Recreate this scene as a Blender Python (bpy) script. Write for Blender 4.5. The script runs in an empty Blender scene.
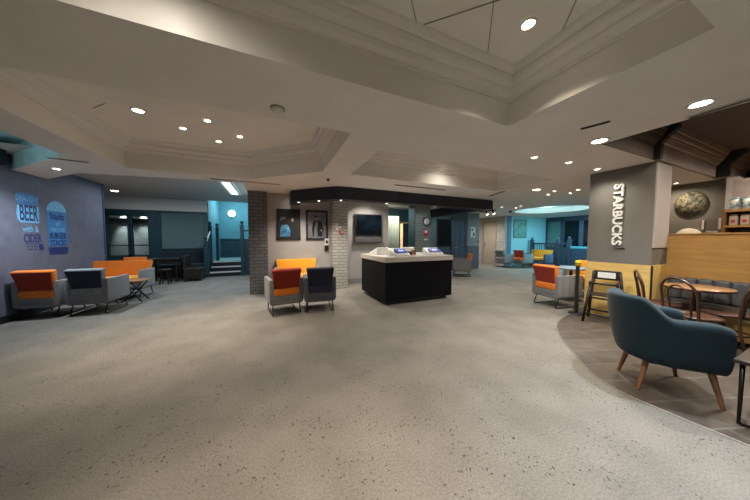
import bpy, bmesh, math, random
from mathutils import Vector, Matrix, Euler
random.seed(7)
S = bpy.context.scene
COL = S.collection
R = math.radians

# ------------------------------------------------------------------ materials
MATS = {}
def _nodes(name):
    m = bpy.data.materials.new(name); m.use_nodes = True
    nt = m.node_tree
    b = nt.nodes['Principled BSDF']
    return m, nt, b
def _coord(nt, scale=1.0):
    tc = nt.nodes.new('ShaderNodeTexCoord')
    mp = nt.nodes.new('ShaderNodeMapping')
    mp.inputs['Scale'].default_value = (scale,)*3 if not isinstance(scale, tuple) else scale
    nt.links.new(tc.outputs['Object'], mp.inputs['Vector'])
    return mp.outputs['Vector']
def mat(name, c, rough=.6, metal=0., var=.12, scale=8., bump=0., bscale=None, coat=0., spec=None, stretch=None, sheen=0.):
    """plain surface with a little procedural tone variation and bump"""
    if name in MATS: return MATS[name]
    m, nt, b = _nodes(name)
    v = _coord(nt, stretch or 1.0)
    n = nt.nodes.new('ShaderNodeTexNoise'); n.inputs['Scale'].default_value = scale; n.inputs['Detail'].default_value = 4
    nt.links.new(v, n.inputs['Vector'])
    r = nt.nodes.new('ShaderNodeValToRGB')
    r.color_ramp.elements[0].position = .3; r.color_ramp.elements[1].position = .7
    r.color_ramp.elements[0].color = tuple(x*(1-var) for x in c)+(1,)
    r.color_ramp.elements[1].color = tuple(min(1, x*(1+var)) for x in c)+(1,)
    nt.links.new(n.outputs['Fac'], r.inputs['Fac'])
    nt.links.new(r.outputs['Color'], b.inputs['Base Color'])
    b.inputs['Roughness'].default_value = rough; b.inputs['Metallic'].default_value = metal
    b.inputs['Coat Weight'].default_value = coat
    b.inputs['Sheen Weight'].default_value = sheen
    if spec is not None: b.inputs['Specular IOR Level'].default_value = spec
    if bump:
        n2 = nt.nodes.new('ShaderNodeTexNoise'); n2.inputs['Scale'].default_value = bscale or scale*4; n2.inputs['Detail'].default_value = 3
        nt.links.new(v, n2.inputs['Vector'])
        bp = nt.nodes.new('ShaderNodeBump'); bp.inputs['Strength'].default_value = bump; bp.inputs['Distance'].default_value = .01
        nt.links.new(n2.outputs['Fac'], bp.inputs['Height']); nt.links.new(bp.outputs['Normal'], b.inputs['Normal'])
    MATS[name] = m; return m
def emit(name, c, s):
    if name in MATS: return MATS[name]
    m, nt, b = _nodes(name)
    b.inputs['Base Color'].default_value = (*c, 1)
    b.inputs['Emission Color'].default_value = (*c, 1); b.inputs['Emission Strength'].default_value = s
    MATS[name] = m; return m
def wood(name, c, rough=.45, axis='Y', scale=6., var=.25, coat=0.):
    if name in MATS: return MATS[name]
    m, nt, b = _nodes(name)
    st = {'X': (.12, 1, 1), 'Y': (1, .12, 1), 'Z': (1, 1, .12)}[axis]
    v = _coord(nt, st)
    n = nt.nodes.new('ShaderNodeTexNoise'); n.inputs['Scale'].default_value = scale*4; n.inputs['Detail'].default_value = 6; n.inputs['Distortion'].default_value = .8
    nt.links.new(v, n.inputs['Vector'])
    r = nt.nodes.new('ShaderNodeValToRGB')
    r.color_ramp.elements[0].position = .3; r.color_ramp.elements[1].position = .72
    r.color_ramp.elements[0].color = tuple(x*(1-var) for x in c)+(1,)
    r.color_ramp.elements[1].color = tuple(min(1, x*(1+var)) for x in c)+(1,)
    nt.links.new(n.outputs['Fac'], r.inputs['Fac']); nt.links.new(r.outputs['Color'], b.inputs['Base Color'])
    b.inputs['Roughness'].default_value = rough; b.inputs['Coat Weight'].default_value = coat
    MATS[name] = m; return m
def brick(name, c, mortar, bw=.23, bh=.085, ms=.012, rough=.7, bump=.8):
    if name in MATS: return MATS[name]
    m, nt, b = _nodes(name)
    tc = nt.nodes.new('ShaderNodeTexCoord'); sp = nt.nodes.new('ShaderNodeSeparateXYZ')
    nt.links.new(tc.outputs['Object'], sp.inputs[0])
    ad = nt.nodes.new('ShaderNodeMath'); nt.links.new(sp.outputs[0], ad.inputs[0]); nt.links.new(sp.outputs[1], ad.inputs[1])
    cb = nt.nodes.new('ShaderNodeCombineXYZ'); nt.links.new(ad.outputs[0], cb.inputs[0]); nt.links.new(sp.outputs[2], cb.inputs[1])
    t = nt.nodes.new('ShaderNodeTexBrick')
    t.inputs['Scale'].default_value = 1; t.inputs['Brick Width'].default_value = bw; t.inputs['Row Height'].default_value = bh
    t.inputs['Mortar Size'].default_value = ms; t.inputs['Mortar Smooth'].default_value = .3
    t.inputs['Color1'].default_value = (*[x*.9 for x in c], 1); t.inputs['Color2'].default_value = (*[x*1.1 for x in c], 1)
    t.inputs['Mortar'].default_value = (*mortar, 1)
    nt.links.new(cb.outputs[0], t.inputs['Vector']); nt.links.new(t.outputs['Color'], b.inputs['Base Color'])
    bp = nt.nodes.new('ShaderNodeBump'); bp.inputs['Strength'].default_value = bump; bp.inputs['Distance'].default_value = .012; bp.invert = True
    nt.links.new(t.outputs['Fac'], bp.inputs['Height']); nt.links.new(bp.outputs['Normal'], b.inputs['Normal'])
    b.inputs['Roughness'].default_value = rough
    MATS[name] = m; return m
def carpet(name, c, dark):
    m, nt, b = _nodes(name)
    v = _coord(nt)
    n1 = nt.nodes.new('ShaderNodeTexNoise'); n1.inputs['Scale'].default_value = 72; n1.inputs['Detail'].default_value = 8
    n1.inputs['Roughness'].default_value = .9
    n2 = nt.nodes.new('ShaderNodeTexNoise'); n2.inputs['Scale'].default_value = 2.2; n2.inputs['Detail'].default_value = 4
    vo = nt.nodes.new('ShaderNodeTexVoronoi'); vo.inputs['Scale'].default_value = 50; vo.inputs['Randomness'].default_value = 1
    n3 = nt.nodes.new('ShaderNodeTexNoise'); n3.inputs['Scale'].default_value = 3.2; n3.inputs['Detail'].default_value = 2
    for n in (n1, n2, n3): nt.links.new(v, n.inputs['Vector'])
    wv = nt.nodes.new('ShaderNodeTexNoise'); wv.inputs['Scale'].default_value = 30
    nt.links.new(v, wv.inputs['Vector'])
    mx0 = nt.nodes.new('ShaderNodeMix'); mx0.data_type = 'VECTOR'; mx0.inputs['Factor'].default_value = .05
    nt.links.new(v, mx0.inputs[4]); nt.links.new(wv.outputs['Color'], mx0.inputs[5]); nt.links.new(mx0.outputs[1], vo.inputs['Vector'])
    r = nt.nodes.new('ShaderNodeValToRGB'); r.color_ramp.elements[0].position = .35; r.color_ramp.elements[1].position = .66
    r.color_ramp.elements[0].color = (*[x*.52 for x in c], 1); r.color_ramp.elements[1].color = (*[min(1, x*1.42) for x in c], 1)
    nt.links.new(n1.outputs['Fac'], r.inputs['Fac'])
    # worn blotches
    r2 = nt.nodes.new('ShaderNodeMapRange'); r2.inputs[1].default_value = .3; r2.inputs[2].default_value = .7; r2.inputs[3].default_value = .84; r2.inputs[4].default_value = 1.1
    nt.links.new(n2.outputs['Fac'], r2.inputs[0])
    ml = nt.nodes.new('ShaderNodeVectorMath'); ml.operation = 'SCALE'
    nt.links.new(r.outputs['Color'], ml.inputs[0]); nt.links.new(r2.outputs[0], ml.inputs['Scale'])
    # dark flecks: small cells, gated by clustering noise
    a = nt.nodes.new('ShaderNodeMath'); a.operation = 'LESS_THAN'; a.inputs[1].default_value = .30
    nt.links.new(vo.outputs['Distance'], a.inputs[0])
    sc = nt.nodes.new('ShaderNodeSeparateColor'); nt.links.new(vo.outputs['Color'], sc.inputs[0])
    ga = nt.nodes.new('ShaderNodeMath'); ga.operation = 'MULTIPLY'; nt.links.new(sc.outputs[0], ga.inputs[0]); nt.links.new(n3.outputs['Fac'], ga.inputs[1])
    g = nt.nodes.new('ShaderNodeMath'); g.operation = 'GREATER_THAN'; g.inputs[1].default_value = .43
    nt.links.new(ga.outputs[0], g.inputs[0])
    f = nt.nodes.new('ShaderNodeMath'); f.operation = 'MULTIPLY'; nt.links.new(a.outputs[0], f.inputs[0]); nt.links.new(g.outputs[0], f.inputs[1])
    f2 = nt.nodes.new('ShaderNodeMath'); f2.operation = 'MULTIPLY'; f2.inputs[1].default_value = .8; nt.links.new(f.outputs[0], f2.inputs[0])
    mx = nt.nodes.new('ShaderNodeMix'); mx.data_type = 'RGBA'
    nt.links.new(f2.outputs[0], mx.inputs['Factor']); nt.links.new(ml.outputs[0], mx.inputs[6]); mx.inputs[7].default_value = (*dark, 1)
    nt.links.new(mx.outputs[2], b.inputs['Base Color'])
    b.inputs['Roughness'].default_value = .95; b.inputs['Specular IOR Level'].default_value = .1
    bp = nt.nodes.new('ShaderNodeBump'); bp.inputs['Strength'].default_value = .5; bp.inputs['Distance'].default_value = .01
    nt.links.new(n1.outputs['Fac'], bp.inputs['Height']); nt.links.new(bp.outputs['Normal'], b.inputs['Normal'])
    return m
def tiles(name, c, grout):
    m, nt, b = _nodes(name)
    v = _coord(nt)
    t = nt.nodes.new('ShaderNodeTexBrick'); t.inputs['Scale'].default_value = 1; t.inputs['Brick Width'].default_value = .6; t.inputs['Row Height'].default_value = .3
    t.inputs['Mortar Size'].default_value = .006; t.inputs['Color1'].default_value = (*[x*.85 for x in c], 1); t.inputs['Color2'].default_value = (*[x*1.15 for x in c], 1)
    t.inputs['Mortar'].default_value = (*grout, 1)
    mp = nt.nodes.new('ShaderNodeMapping'); mp.inputs['Rotation'].default_value = (0, 0, R(20)); nt.links.new(v, mp.inputs['Vector'])
    nt.links.new(mp.outputs[0], t.inputs['Vector'])
    n = nt.nodes.new('ShaderNodeTexNoise'); n.inputs['Scale'].default_value = 7; n.inputs['Detail'].default_value = 6; nt.links.new(v, n.inputs['Vector'])
    mr = nt.nodes.new('ShaderNodeMapRange'); mr.inputs[1].default_value = .3; mr.inputs[2].default_value = .7; mr.inputs[3].default_value = .75; mr.inputs[4].default_value = 1.2
    nt.links.new(n.outputs['Fac'], mr.inputs[0])
    ml = nt.nodes.new('ShaderNodeVectorMath'); ml.operation = 'SCALE'; nt.links.new(t.outputs['Color'], ml.inputs[0]); nt.links.new(mr.outputs[0], ml.inputs['Scale'])
    nt.links.new(ml.outputs[0], b.inputs['Base Color']); b.inputs['Roughness'].default_value = .42
    bp = nt.nodes.new('ShaderNodeBump'); bp.inputs['Strength'].default_value = .4; bp.inputs['Distance'].default_value = .005; bp.invert = True
    nt.links.new(t.outputs['Fac'], bp.inputs['Height']); nt.links.new(bp.outputs['Normal'], b.inputs['Normal'])
    return m
def fabric(name, c, rough=.85, var=.18): return mat(name, c, rough, 0, var, 60, .35, 220, sheen=.15, spec=.25)
def rampmat(name, stops, scale=5., kind='noise', rough=.6, detail=4, dist=1.0):
    """multi-colour blotchy picture surface"""
    if name in MATS: return MATS[name]
    m, nt, b = _nodes(name); v = _coord(nt)
    n = nt.nodes.new('ShaderNodeTexNoise'); n.inputs['Scale'].default_value = scale; n.inputs['Detail'].default_value = detail; n.inputs['Distortion'].default_value = dist
    nt.links.new(v, n.inputs['Vector'])
    r = nt.nodes.new('ShaderNodeValToRGB'); cr = r.color_ramp
    while len(cr.elements) < len(stops): cr.elements.new(.5)
    for e, (p, c) in zip(cr.elements, stops): e.position = p; e.color = (*c, 1)
    nt.links.new(n.outputs['Fac'], r.inputs['Fac']); nt.links.new(r.outputs['Color'], b.inputs['Base Color'])
    b.inputs['Roughness'].default_value = rough
    MATS[name] = m; return m
def glass(name, c=(.8, .9, .9), rough=.03):
    if name in MATS: return MATS[name]
    m, nt, b = _nodes(name)
    b.inputs['Base Color'].default_value = (*c, 1); b.inputs['Transmission Weight'].default_value = 1; b.inputs['Roughness'].default_value = rough; b.inputs['IOR'].default_value = 1.1
    MATS[name] = m; return m

# ------------------------------------------------------------------ mesh builder
class MB:
    def __init__(s): s.bm = bmesh.new(); s.mi = 0
    def _merge(s, t, M=None):
        if M is not None: bmesh.ops.transform(t, matrix=M, verts=t.verts)
        for f in t.faces: f.material_index = s.mi
        me = bpy.data.meshes.new('tmp'); t.to_mesh(me); t.free(); s.bm.from_mesh(me); bpy.data.meshes.remove(me)
        return s
    def box(s, x0, x1, y0, y1, z0, z1, bev=0., seg=2, M=None):
        t = bmesh.new()
        mm = Matrix.Translation(((x0+x1)/2, (y0+y1)/2, (z0+z1)/2)) @ Matrix.Diagonal((abs(x1-x0), abs(y1-y0), abs(z1-z0), 1))
        bmesh.ops.create_cube(t, size=1, matrix=mm)
        if bev: bmesh.ops.bevel(t, geom=t.edges[:], offset=min(bev, .49*min(abs(x1-x0), abs(y1-y0), abs(z1-z0))), segments=seg, affect='EDGES', profile=.5)
        return s._merge(t, M)
    def prism(s, poly, z0, z1, M=None, bev=0., seg=2):
        t = bmesh.new()
        vs = [t.verts.new((x, y, z0)) for x, y in poly]; f = t.faces.new(vs)
        e = bmesh.ops.extrude_face_region(t, geom=[f]); ev = [v for v in e['geom'] if isinstance(v, bmesh.types.BMVert)]
        bmesh.ops.translate(t, vec=(0, 0, z1-z0), verts=ev)
        bmesh.ops.recalc_face_normals(t, faces=t.faces)
        if bev: bmesh.ops.bevel(t, geom=t.edges[:], offset=bev, segments=seg, affect='EDGES', profile=.5)
        return s._merge(t, M)
    def cyl(s, p0, p1, r0, r1=None, seg=16):
        r1 = r0 if r1 is None else r1
        p0, p1 = Vector(p0), Vector(p1); d = p1-p0
        t = bmesh.new()
        bmesh.ops.create_cone(t, cap_ends=True, segments=seg, radius1=r0, radius2=r1, depth=d.length)
        M = Matrix.Translation((p0+p1)/2) @ d.to_track_quat('Z', 'Y').to_matrix().to_4x4()
        return s._merge(t, M)
    def tube(s, pts, r, closed=False, seg=8, flat=None):
        pts = [Vector(p) for p in pts]; n = len(pts); t = bmesh.new(); rings = []
        up = Vector((0, 0, 1)); prev = None
        for i, p in enumerate(pts):
            a = pts[(i-1) % n] if (closed or i > 0) else p; b = pts[(i+1) % n] if (closed or i < n-1) else p
            d = (b-a).normalized()
            if prev is None:
                u = d.cross(Vector((0, 0, 1)));
                if u.length < .1: u = d.cross(Vector((1, 0, 0)))
                u.normalize()
            else:
                u = (prev - d*prev.dot(d)).normalized()
            prev = u; w = d.cross(u)
            rr = r[i] if isinstance(r, (list, tuple)) else r
            rings.append([t.verts.new(p+u*math.cos(k*2*math.pi/seg)*rr+w*math.sin(k*2*math.pi/seg)*rr) for k in range(seg)])
        m = n if closed else n-1
        for i in range(m):
            A, B = rings[i], rings[(i+1) % n]
            for k in range(seg): t.faces.new((A[k], A[(k+1) % seg], B[(k+1) % seg], B[k]))
        if not closed: t.faces.new(rings[0][::-1]); t.faces.new(rings[-1])
        bmesh.ops.recalc_face_normals(t, faces=t.faces)
        for f in t.faces: f.smooth = True
        return s._merge(t)
    def lathe(s, prof, c=(0, 0, 0), seg=32, M=None, smooth=True):
        t = bmesh.new(); rings = []
        for r, z in prof:
            rings.append([t.verts.new((c[0]+r*math.cos(2*math.pi*k/seg), c[1]+r*math.sin(2*math.pi*k/seg), c[2]+z)) for k in range(seg)])
        for A, B in zip(rings, rings[1:]):
            for k in range(seg): t.faces.new((A[k], A[(k+1) % seg], B[(k+1) % seg], B[k]))
        shut = prof[0] == prof[-1]
        if prof[0][0] > 1e-5 and not shut: t.faces.new(rings[0][::-1])
        if prof[-1][0] > 1e-5 and not shut: t.faces.new(rings[-1])
        bmesh.ops.remove_doubles(t, verts=t.verts, dist=1e-5)
        bmesh.ops.recalc_face_normals(t, faces=t.faces)
        for f in t.faces: f.smooth = smooth
        return s._merge(t, M)
    def grid(s, rows, closed_v=False):
        t = bmesh.new(); V = [[t.verts.new(p) for p in row] for row in rows]
        for A, B in zip(V, V[1:]):
            k = len(A)
            for i in range(k if closed_v else k-1): t.faces.new((A[i], A[(i+1) % k], B[(i+1) % k], B[i]))
        if closed_v: t.faces.new(V[0][::-1]); t.faces.new(V[-1])
        bmesh.ops.recalc_face_normals(t, faces=t.faces)
        for f in t.faces: f.smooth = True
        return s._merge(t)
    def build(s, name, m=None, parent=None, smooth=False, loc=None):
        me = bpy.data.meshes.new(name)
        s.bm.to_mesh(me); s.bm.free()
        for q in (m if isinstance(m, (list, tuple)) else [m]): me.materials.append(q)
        if smooth:
            for p in me.polygons: p.use_smooth = True
        o = bpy.data.objects.new(name, me); COL.objects.link(o)
        if parent: o.parent = parent
        if loc: o.location = loc
        return o
def smooth_by_angle(o, a=40):
    me = o.data
    for p in me.polygons: p.use_smooth = True
    me.set_sharp_from_angle(angle=R(a)); return o
def thing(name, label, cat, loc=(0, 0, 0), rz=0., group=None):
    o = bpy.data.objects.new(name, None); COL.objects.link(o); o.empty_display_size = .1
    o.location = loc; o.rotation_euler = (0, 0, R(rz)); return tag(o, label, cat, group)
def tag(o, label, cat, group=None, kind=None):
    o['label'] = label; o['category'] = cat
    if group: o['group'] = group
    if kind: o['kind'] = kind
    return o
def struct(o): o['kind'] = 'structure'; return o
def sbox(name, m, *a, **k): return struct(MB().box(*a, **k).build(name, m))
def dup(o, parent=None):
    c = o.copy(); COL.objects.link(c)
    if parent: c.parent = parent
    for ch in [q for q in bpy.data.objects if q.parent == o]: dup(ch, c)
    return c
def text_mesh(name, body, size, m, M, ext=.002, parent=None, sx=1., bold=0.):
    cu = bpy.data.curves.new('t', 'FONT'); cu.body = body; cu.size = size; cu.extrude = ext; cu.offset = bold
    cu.align_x = 'CENTER'; cu.align_y = 'CENTER'; cu.resolution_u = 3
    to = bpy.data.objects.new('t', cu); COL.objects.link(to)
    dg = bpy.context.evaluated_depsgraph_get(); me = bpy.data.meshes.new_from_object(to.evaluated_get(dg))
    bpy.data.objects.remove(to); bpy.data.curves.remove(cu)
    me.transform(M @ Matrix.Diagonal((sx, 1, 1, 1))); me.name = name; me.materials.clear(); me.materials.append(m)
    o = bpy.data.objects.new(name, me); COL.objects.link(o)
    if parent: o.parent = parent
    return o
def frame_M(o, ux, uy):
    ux, uy = Vector(ux), Vector(uy); uz = ux.cross(uy)
    M = Matrix((ux, uy, uz)).transposed().to_4x4(); M.translation = Vector(o); return M

# ------------------------------------------------------------------ palette
white_paint = mat('ceiling paint', (.80, .77, .73), .75, var=.03, scale=3)
tray_paint = mat('tray ceiling paint', (.86, .825, .76), .7, var=.03, scale=3)
mould_paint = mat('moulding paint', (.82, .79, .75), .42, var=.02, scale=3)
blue_wall = mat('blue grey plaster', (.125, .13, .18), .7, var=.12, scale=5, bump=.15)
teal_wall = mat('teal paint', (.10, .27, .33), .65, var=.06, scale=4)
teal_dark = mat('dark teal woodwork', (.018, .050, .066), .4, var=.1, scale=4)
teal_panel = mat('grey teal panel', (.10, .17, .19), .6, var=.05, scale=4)
black_paint = mat('black paint', (.012, .012, .014), .45, var=.1)
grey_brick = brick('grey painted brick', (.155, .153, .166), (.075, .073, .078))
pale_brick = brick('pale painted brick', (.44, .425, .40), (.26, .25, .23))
dark_brick = brick('charcoal painted brick', (.11, .115, .14), (.06, .06, .075))
green_brick = brick('green grey tile brick', (.155, .19, .175), (.26, .27, .25), .2, .1, .01)
picture_plaster = mat('grey plaster', (.38, .37, .365), .7, var=.05, scale=4)
charcoal = mat('charcoal bulkhead paint', (.030, .034, .048), .55, var=.1, scale=4, spec=.3)
slate = mat('slate blue paint', (.05, .065, .10), .5, var=.1, scale=4)
grey_paint = mat('mid grey paint', (.24, .24, .25), .65, var=.05)
taupe = mat('taupe pillar paint', (.165, .155, .14), .65, var=.05, scale=4)
taupe_light = mat('grey metal panel', (.46, .43, .43), .4, var=.06, scale=4)
taupe_dark = mat('dark taupe wall paint', (.15, .135, .115), .7, var=.05)
brown_paint = mat('brown ceiling paint', (.085, .064, .054), .6, var=.06, scale=4)
brown_mould = mat('brown moulding paint', (.30, .25, .235), .38, var=.06, scale=4)
oak = wood('oak panel', (.47, .255, .075), .45, 'Y', 5, .18)
yellow_ply = wood('yellow ply', (.72, .49, .16), .5, 'Y', 4, .14)
walnut = wood('walnut', (.050, .019, .011), .32, 'Z', 8, .35, coat=.3)
legwood = wood('brown beech leg', (.25, .115, .05), .4, 'Z', 8, .2)
tabletop_wood = wood('tan table wood', (.30, .165, .075), .35, 'X', 6, .2, coat=.2)
dark_wood = wood('black brown wood', (.022, .015, .013), .38, 'Z', 8, .3)
shell_grey = fabric('grey tweed', (.21, .21, .215))
orange_f = fabric('orange wool', (.80, .21, .025))
red_f = fabric('rust red wool', (.30, .028, .012))
yellow_f = fabric('amber wool', (.82, .36, .03))
navy_f = fabric('navy wool', (.022, .026, .050))
greyseat_f = fabric('pale grey wool', (.22, .24, .26))
teal_f = fabric('petrol blue wool', (.005, .024, .037), var=.15)
banq_f = mat('grey striped vinyl', (.075, .075, .08), .5, var=.35, scale=9, stretch=(1, 3, .5))
sled_m = mat('black steel', (.015, .015, .016), .35, .6, var=.05)
chrome = mat('brushed steel', (.55, .55, .56), .3, 1., var=.05)
white_pl = mat('white plastic', (.75, .75, .74), .4, var=.02)
paper = mat('white paper', (.78, .77, .74), .7, var=.03)
counter_white = mat('stone worktop', (.50, .47, .43), .35, var=.06, scale=30)
kiosk_black = mat('black laminate', (.003, .0035, .006), .5, var=.1, spec=.12)
glass_black = mat('black glass', (.006, .008, .010), .08, var=.05)

# ------------------------------------------------------------------ floor
def poly_face(name, poly, z, m, holes=()):
    bm = bmesh.new(); E = []
    for lp in (poly, *holes):
        vs = [bm.verts.new((x, y, z)) for x, y in lp]
        E += [bm.edges.new((vs[i], vs[(i+1) % len(vs)])) for i in range(len(vs))]
    bmesh.ops.triangle_fill(bm, use_beauty=True, use_dissolve=False, edges=E)
    me = bpy.data.meshes.new(name); bm.to_mesh(me); bm.free(); me.materials.append(m)
    o = bpy.data.objects.new(name, me); COL.objects.link(o); return o
struct(MB().box(-8, 15, -4, 14, -.1, 0).build('floor', carpet('speckled carpet', (.212, .198, .178), (.04, .036, .032))))
def catmull(P, n=8):
    out = []
    for i in range(len(P)-1):
        p0, p1, p2, p3 = P[max(i-1, 0)], P[i], P[i+1], P[min(i+2, len(P)-1)]
        for k in range(n):
            t = k/n
            out.append(tuple(.5*((2*b)+(-a+c)*t+(2*a-5*b+4*c-d)*t*t+(-a+3*b-3*c+d)*t**3) for a, b, c, d in zip(p0, p1, p2, p3)))
    out.append(P[-1]); return out
edge = catmull([(5.5, 2.58), (4.85, 2.47), (4.24, 2.27), (3.72, 1.93), (3.34, 1.58), (3.0, 1.25), (2.9, .98), (2.90, .72), (2.93, .4), (3.0, 0), (3.2, -1.2), (3.4, -3.9)])
tile_m = tiles('brown floor tile', (.078, .063, .051), (.15, .13, .11))
struct(MB().prism(edge + [(9.1, -3.9), (9.1, 2.58)], 0, .004).build('floor_tiled', tile_m))
edge_in = [(x, y) for x, y in edge]
struct(MB().tube([(x, y, .003) for x, y in edge], .006, seg=6).build('trim_1', mat('tile edge strip', (.30, .27, .23), .4, .2)))

# ------------------------------------------------------------------ ceilings
H = 2.6
tray1 = [(-2.0, .5), (2.33, .5), (2.33, 1.78), (-2.0, 1.78)]
tray2 = [(-2.25, 2.6), (.85, 2.6), (.85, 4.25), (-.36, 5.38), (-2.25, 5.38)]
tray3 = [(1.36, 2.95), (5.2, 2.95), (5.2, 4.25), (1.36, 4.25)]
cafe = [(3.85, -2.2), (9.2, -2.2), (9.2, 1.63), (3.85, 1.63)]
recess = [(-4.4, 2.2), (-2.72, 2.2), (-2.72, 4.93), (-4.4, 6.6)]
high = [(-4.6, 7.5), (-3.2, 6.13), (-2.6, 6.05), (-.55, 5.72), (-.55, 13.3), (-7.9, 13.3), (-7.9, 7.5)]
dish = [(10.6+1.3*math.cos(2*math.pi*k/40), 6.05+1.3*math.sin(2*math.pi*k/40)) for k in range(40)]
ceil = struct(poly_face('ceiling', [(-8, -4), (15, -4), (15, 14), (-8, 14)], H, white_paint, (tray1, tray2, tray3, cafe, recess, high, dish)))
def inset(poly, d):
    n = len(poly); out = []
    for i in range(n):
        a, b, c = Vector(poly[i-1]), Vector(poly[i]), Vector(poly[(i+1) % n])
        e1, e2 = (b-a).normalized(), (c-b).normalized()
        n1, n2 = Vector((-e1.y, e1.x)), Vector((-e2.y, e2.x))
        bis = n1+n2; bis = bis/bis.dot(n1)
        out.append(tuple(b+bis*d))
    return out
COVE = [(0, 2.6), (0, 2.84), (.02, 2.84), (.02, 2.865), (.035, 2.87), (.06, 2.885), (.075, 2.915), (.075, 2.93), (.10, 2.935), (.125, 2.955), (.14, 2.99), (.14, 3.005), (.17, 3.01), (.19, 3.03), (.2, 3.05)]
def tray(poly, name, cname):
    rows = [[(x, y, z) for x, y in inset(poly, d)] for d, z in COVE]
    t = MB()
    for A, B in zip(rows, rows[1:]):
        n = len(A)
        for i in range(n):
            q = [t.bm.verts.new(p) for p in (A[i], A[(i+1) % n], B[(i+1) % n], B[i])]; t.bm.faces.new(q)
    struct(t.build(name, mould_paint))
    struct(poly_face(cname, inset(poly, .2), 3.05, tray_paint))
tray(tray1, 'trim_2', 'ceiling_tray'); tray(tray2, 'trim_3', 'ceiling_tray'); tray(tray3, 'trim_4', 'ceiling_tray')
# tile joints of the tray ceilings
j = MB()
def joint(p, d, L, w=.0025): # thin diagonal panel joint
    a = math.atan2(d[1], d[0]); j.box(0, L, -w, w, 3.044, 3.0495, M=Matrix.Translation((p[0], p[1], 0)) @ Matrix.Rotation(a, 4, 'Z'))
def diag(x0, x1, y0, y1, c, sgn):
    # line y = sgn*(x) - sgn*c, kept inside the rectangle
    f = lambda x: sgn*(x-c)
    xs = sorted((c+sgn*y0, c+sgn*y1)); a, b = max(x0, xs[0]), min(x1, xs[1])
    if b > a: joint((a, f(a)), (1, sgn), (b-a)*math.sqrt(2))
for k in range(-3, 6): diag(-1.8, 2.13, .7, 1.58, .205+.75*k, 1)
for k in range(-2, 3): diag(-1.8, 2.13, .7, 1.58, 2.68+1.5*k, -1)
joint((-2.04, 4.22), (1, -1), .30, .004)
struct(j.build('trim_5', mat('joint grey', (.28, .25, .22), .8)))
# back-left higher ceiling, recess with its teal glow put into the colour, dish
def riser(poly, z0, z1, name, m):
    t = MB(); n = len(poly)
    for i in range(n):
        a, b = poly[i], poly[(i+1) % n]
        t.bm.faces.new([t.bm.verts.new(p) for p in ((*a, z0), (*b, z0), (*b, z1), (*a, z1))])
    return struct(t.build(name, m))
riser(high, 2.6, 2.86, 'trim_6', white_paint)
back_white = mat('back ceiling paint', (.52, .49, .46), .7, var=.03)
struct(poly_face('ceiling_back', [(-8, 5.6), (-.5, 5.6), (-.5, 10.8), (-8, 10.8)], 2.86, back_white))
riser(recess, 2.6, 3.0, 'trim_7', mat('painted teal glow', (.50, .66, .66), .7))
struct(poly_face('ceiling_recess', [(-4.5, 2.1), (-2.7, 2.1), (-2.7, 6.7), (-4.5, 6.7)], 3.0, mat('painted teal glow', (.50, .66, .66))))
sbox('trim_8', black_paint, -4.1, -3.98, 2.3, 6.05, 2.62, 2.9)
riser(dish, 2.6, 2.82, 'trim_9', mould_paint)
struct(poly_face('ceiling_dish', [(10.6+1.32*math.cos(2*math.pi*k/40), 6.05+1.32*math.sin(2*math.pi*k/40)) for k in range(40)], 2.82, mat('dish paint', (.7, .75, .76), .6)))

# cafe ceiling void with brown mouldings
struct(poly_face('ceiling_cafe', [(3.85, -2.2), (9.2, -2.2), (9.2, 1.63), (3.85, 1.63)], 3.05, brown_paint))
riser(cafe, 2.6, 3.05, 'trim_10', brown_paint)
def cornice(t, x0, x1, yb):
    """profile runs along X, stepping out towards -Y as it rises"""
    P = [(0, 2.60), (0, 2.80), (.025, 2.80), (.025, 2.825), (.06, 2.84), (.09, 2.87), (.10, 2.89), (.13, 2.89), (.13, 2.915), (.16, 2.93), (.185, 2.965), (.185, 2.985), (.215, 2.99), (.23, 3.02), (.25, 3.05)]
    prof = [(yb-d*.62, z) for d, z in P] + [(1.629, 3.05), (1.629, 2.60)]
    M = Matrix(((0, 0, 1, 0), (1, 0, 0, 0), (0, 1, 0, 0), (0, 0, 0, 1)))
    return t.prism(prof, x0, x1, M=M)
struct(cornice(MB(), 5.40, 7.9, 1.58).build('trim_11', brown_mould))
struct(cornice(MB(), 3.9, 5.30, 1.62).build('trim_12', brown_paint))
struct(cornice(MB(), 8.02, 9.2, 1.46).build('trim_13', brown_mould))
for k, (a, b, c) in enumerate(((5.30, 5.399, 1.55), (7.901, 8.019, 1.43))):
    t = MB(); P = [(c, 2.60), (c, 2.82), (c-.08, 2.92), (c-.155, 2.99), (c-.16, 3.05), (1.628, 3.05), (1.628, 2.60)]
    t.prism(P, a, b, M=Matrix(((0, 0, 1, 0), (1, 0, 0, 0), (0, 1, 0, 0), (0, 0, 0, 1))))
    struct(t.build('trim_%d' % (14+k), black_paint))  # end returns coloured black to stand for the shade on them

# ------------------------------------------------------------------ walls
sbox('wall_left', blue_wall, -4.25, -4.1, -4, 8.65, 0, 3.2)
sbox('baseboard_left', black_paint, -4.1, -4.08, -4, 8.65, 0, .12)
sbox('wall_left_end', mat('navy edge paint', (.045, .07, .15), .6), -4.26, -4.085, 8.651, 8.70, 0, 3.2)
sbox('wall_far_left', teal_dark, -8.1, -8, -4, 13.3, 0, 3.2)
sbox('wall_rear', grey_paint, -8, 15, -4.1, -4, 0, 3.2)
sbox('wall_right_rear', taupe_dark, 9.2, 9.3, -4, 2.6, 0, 3.2)
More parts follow.
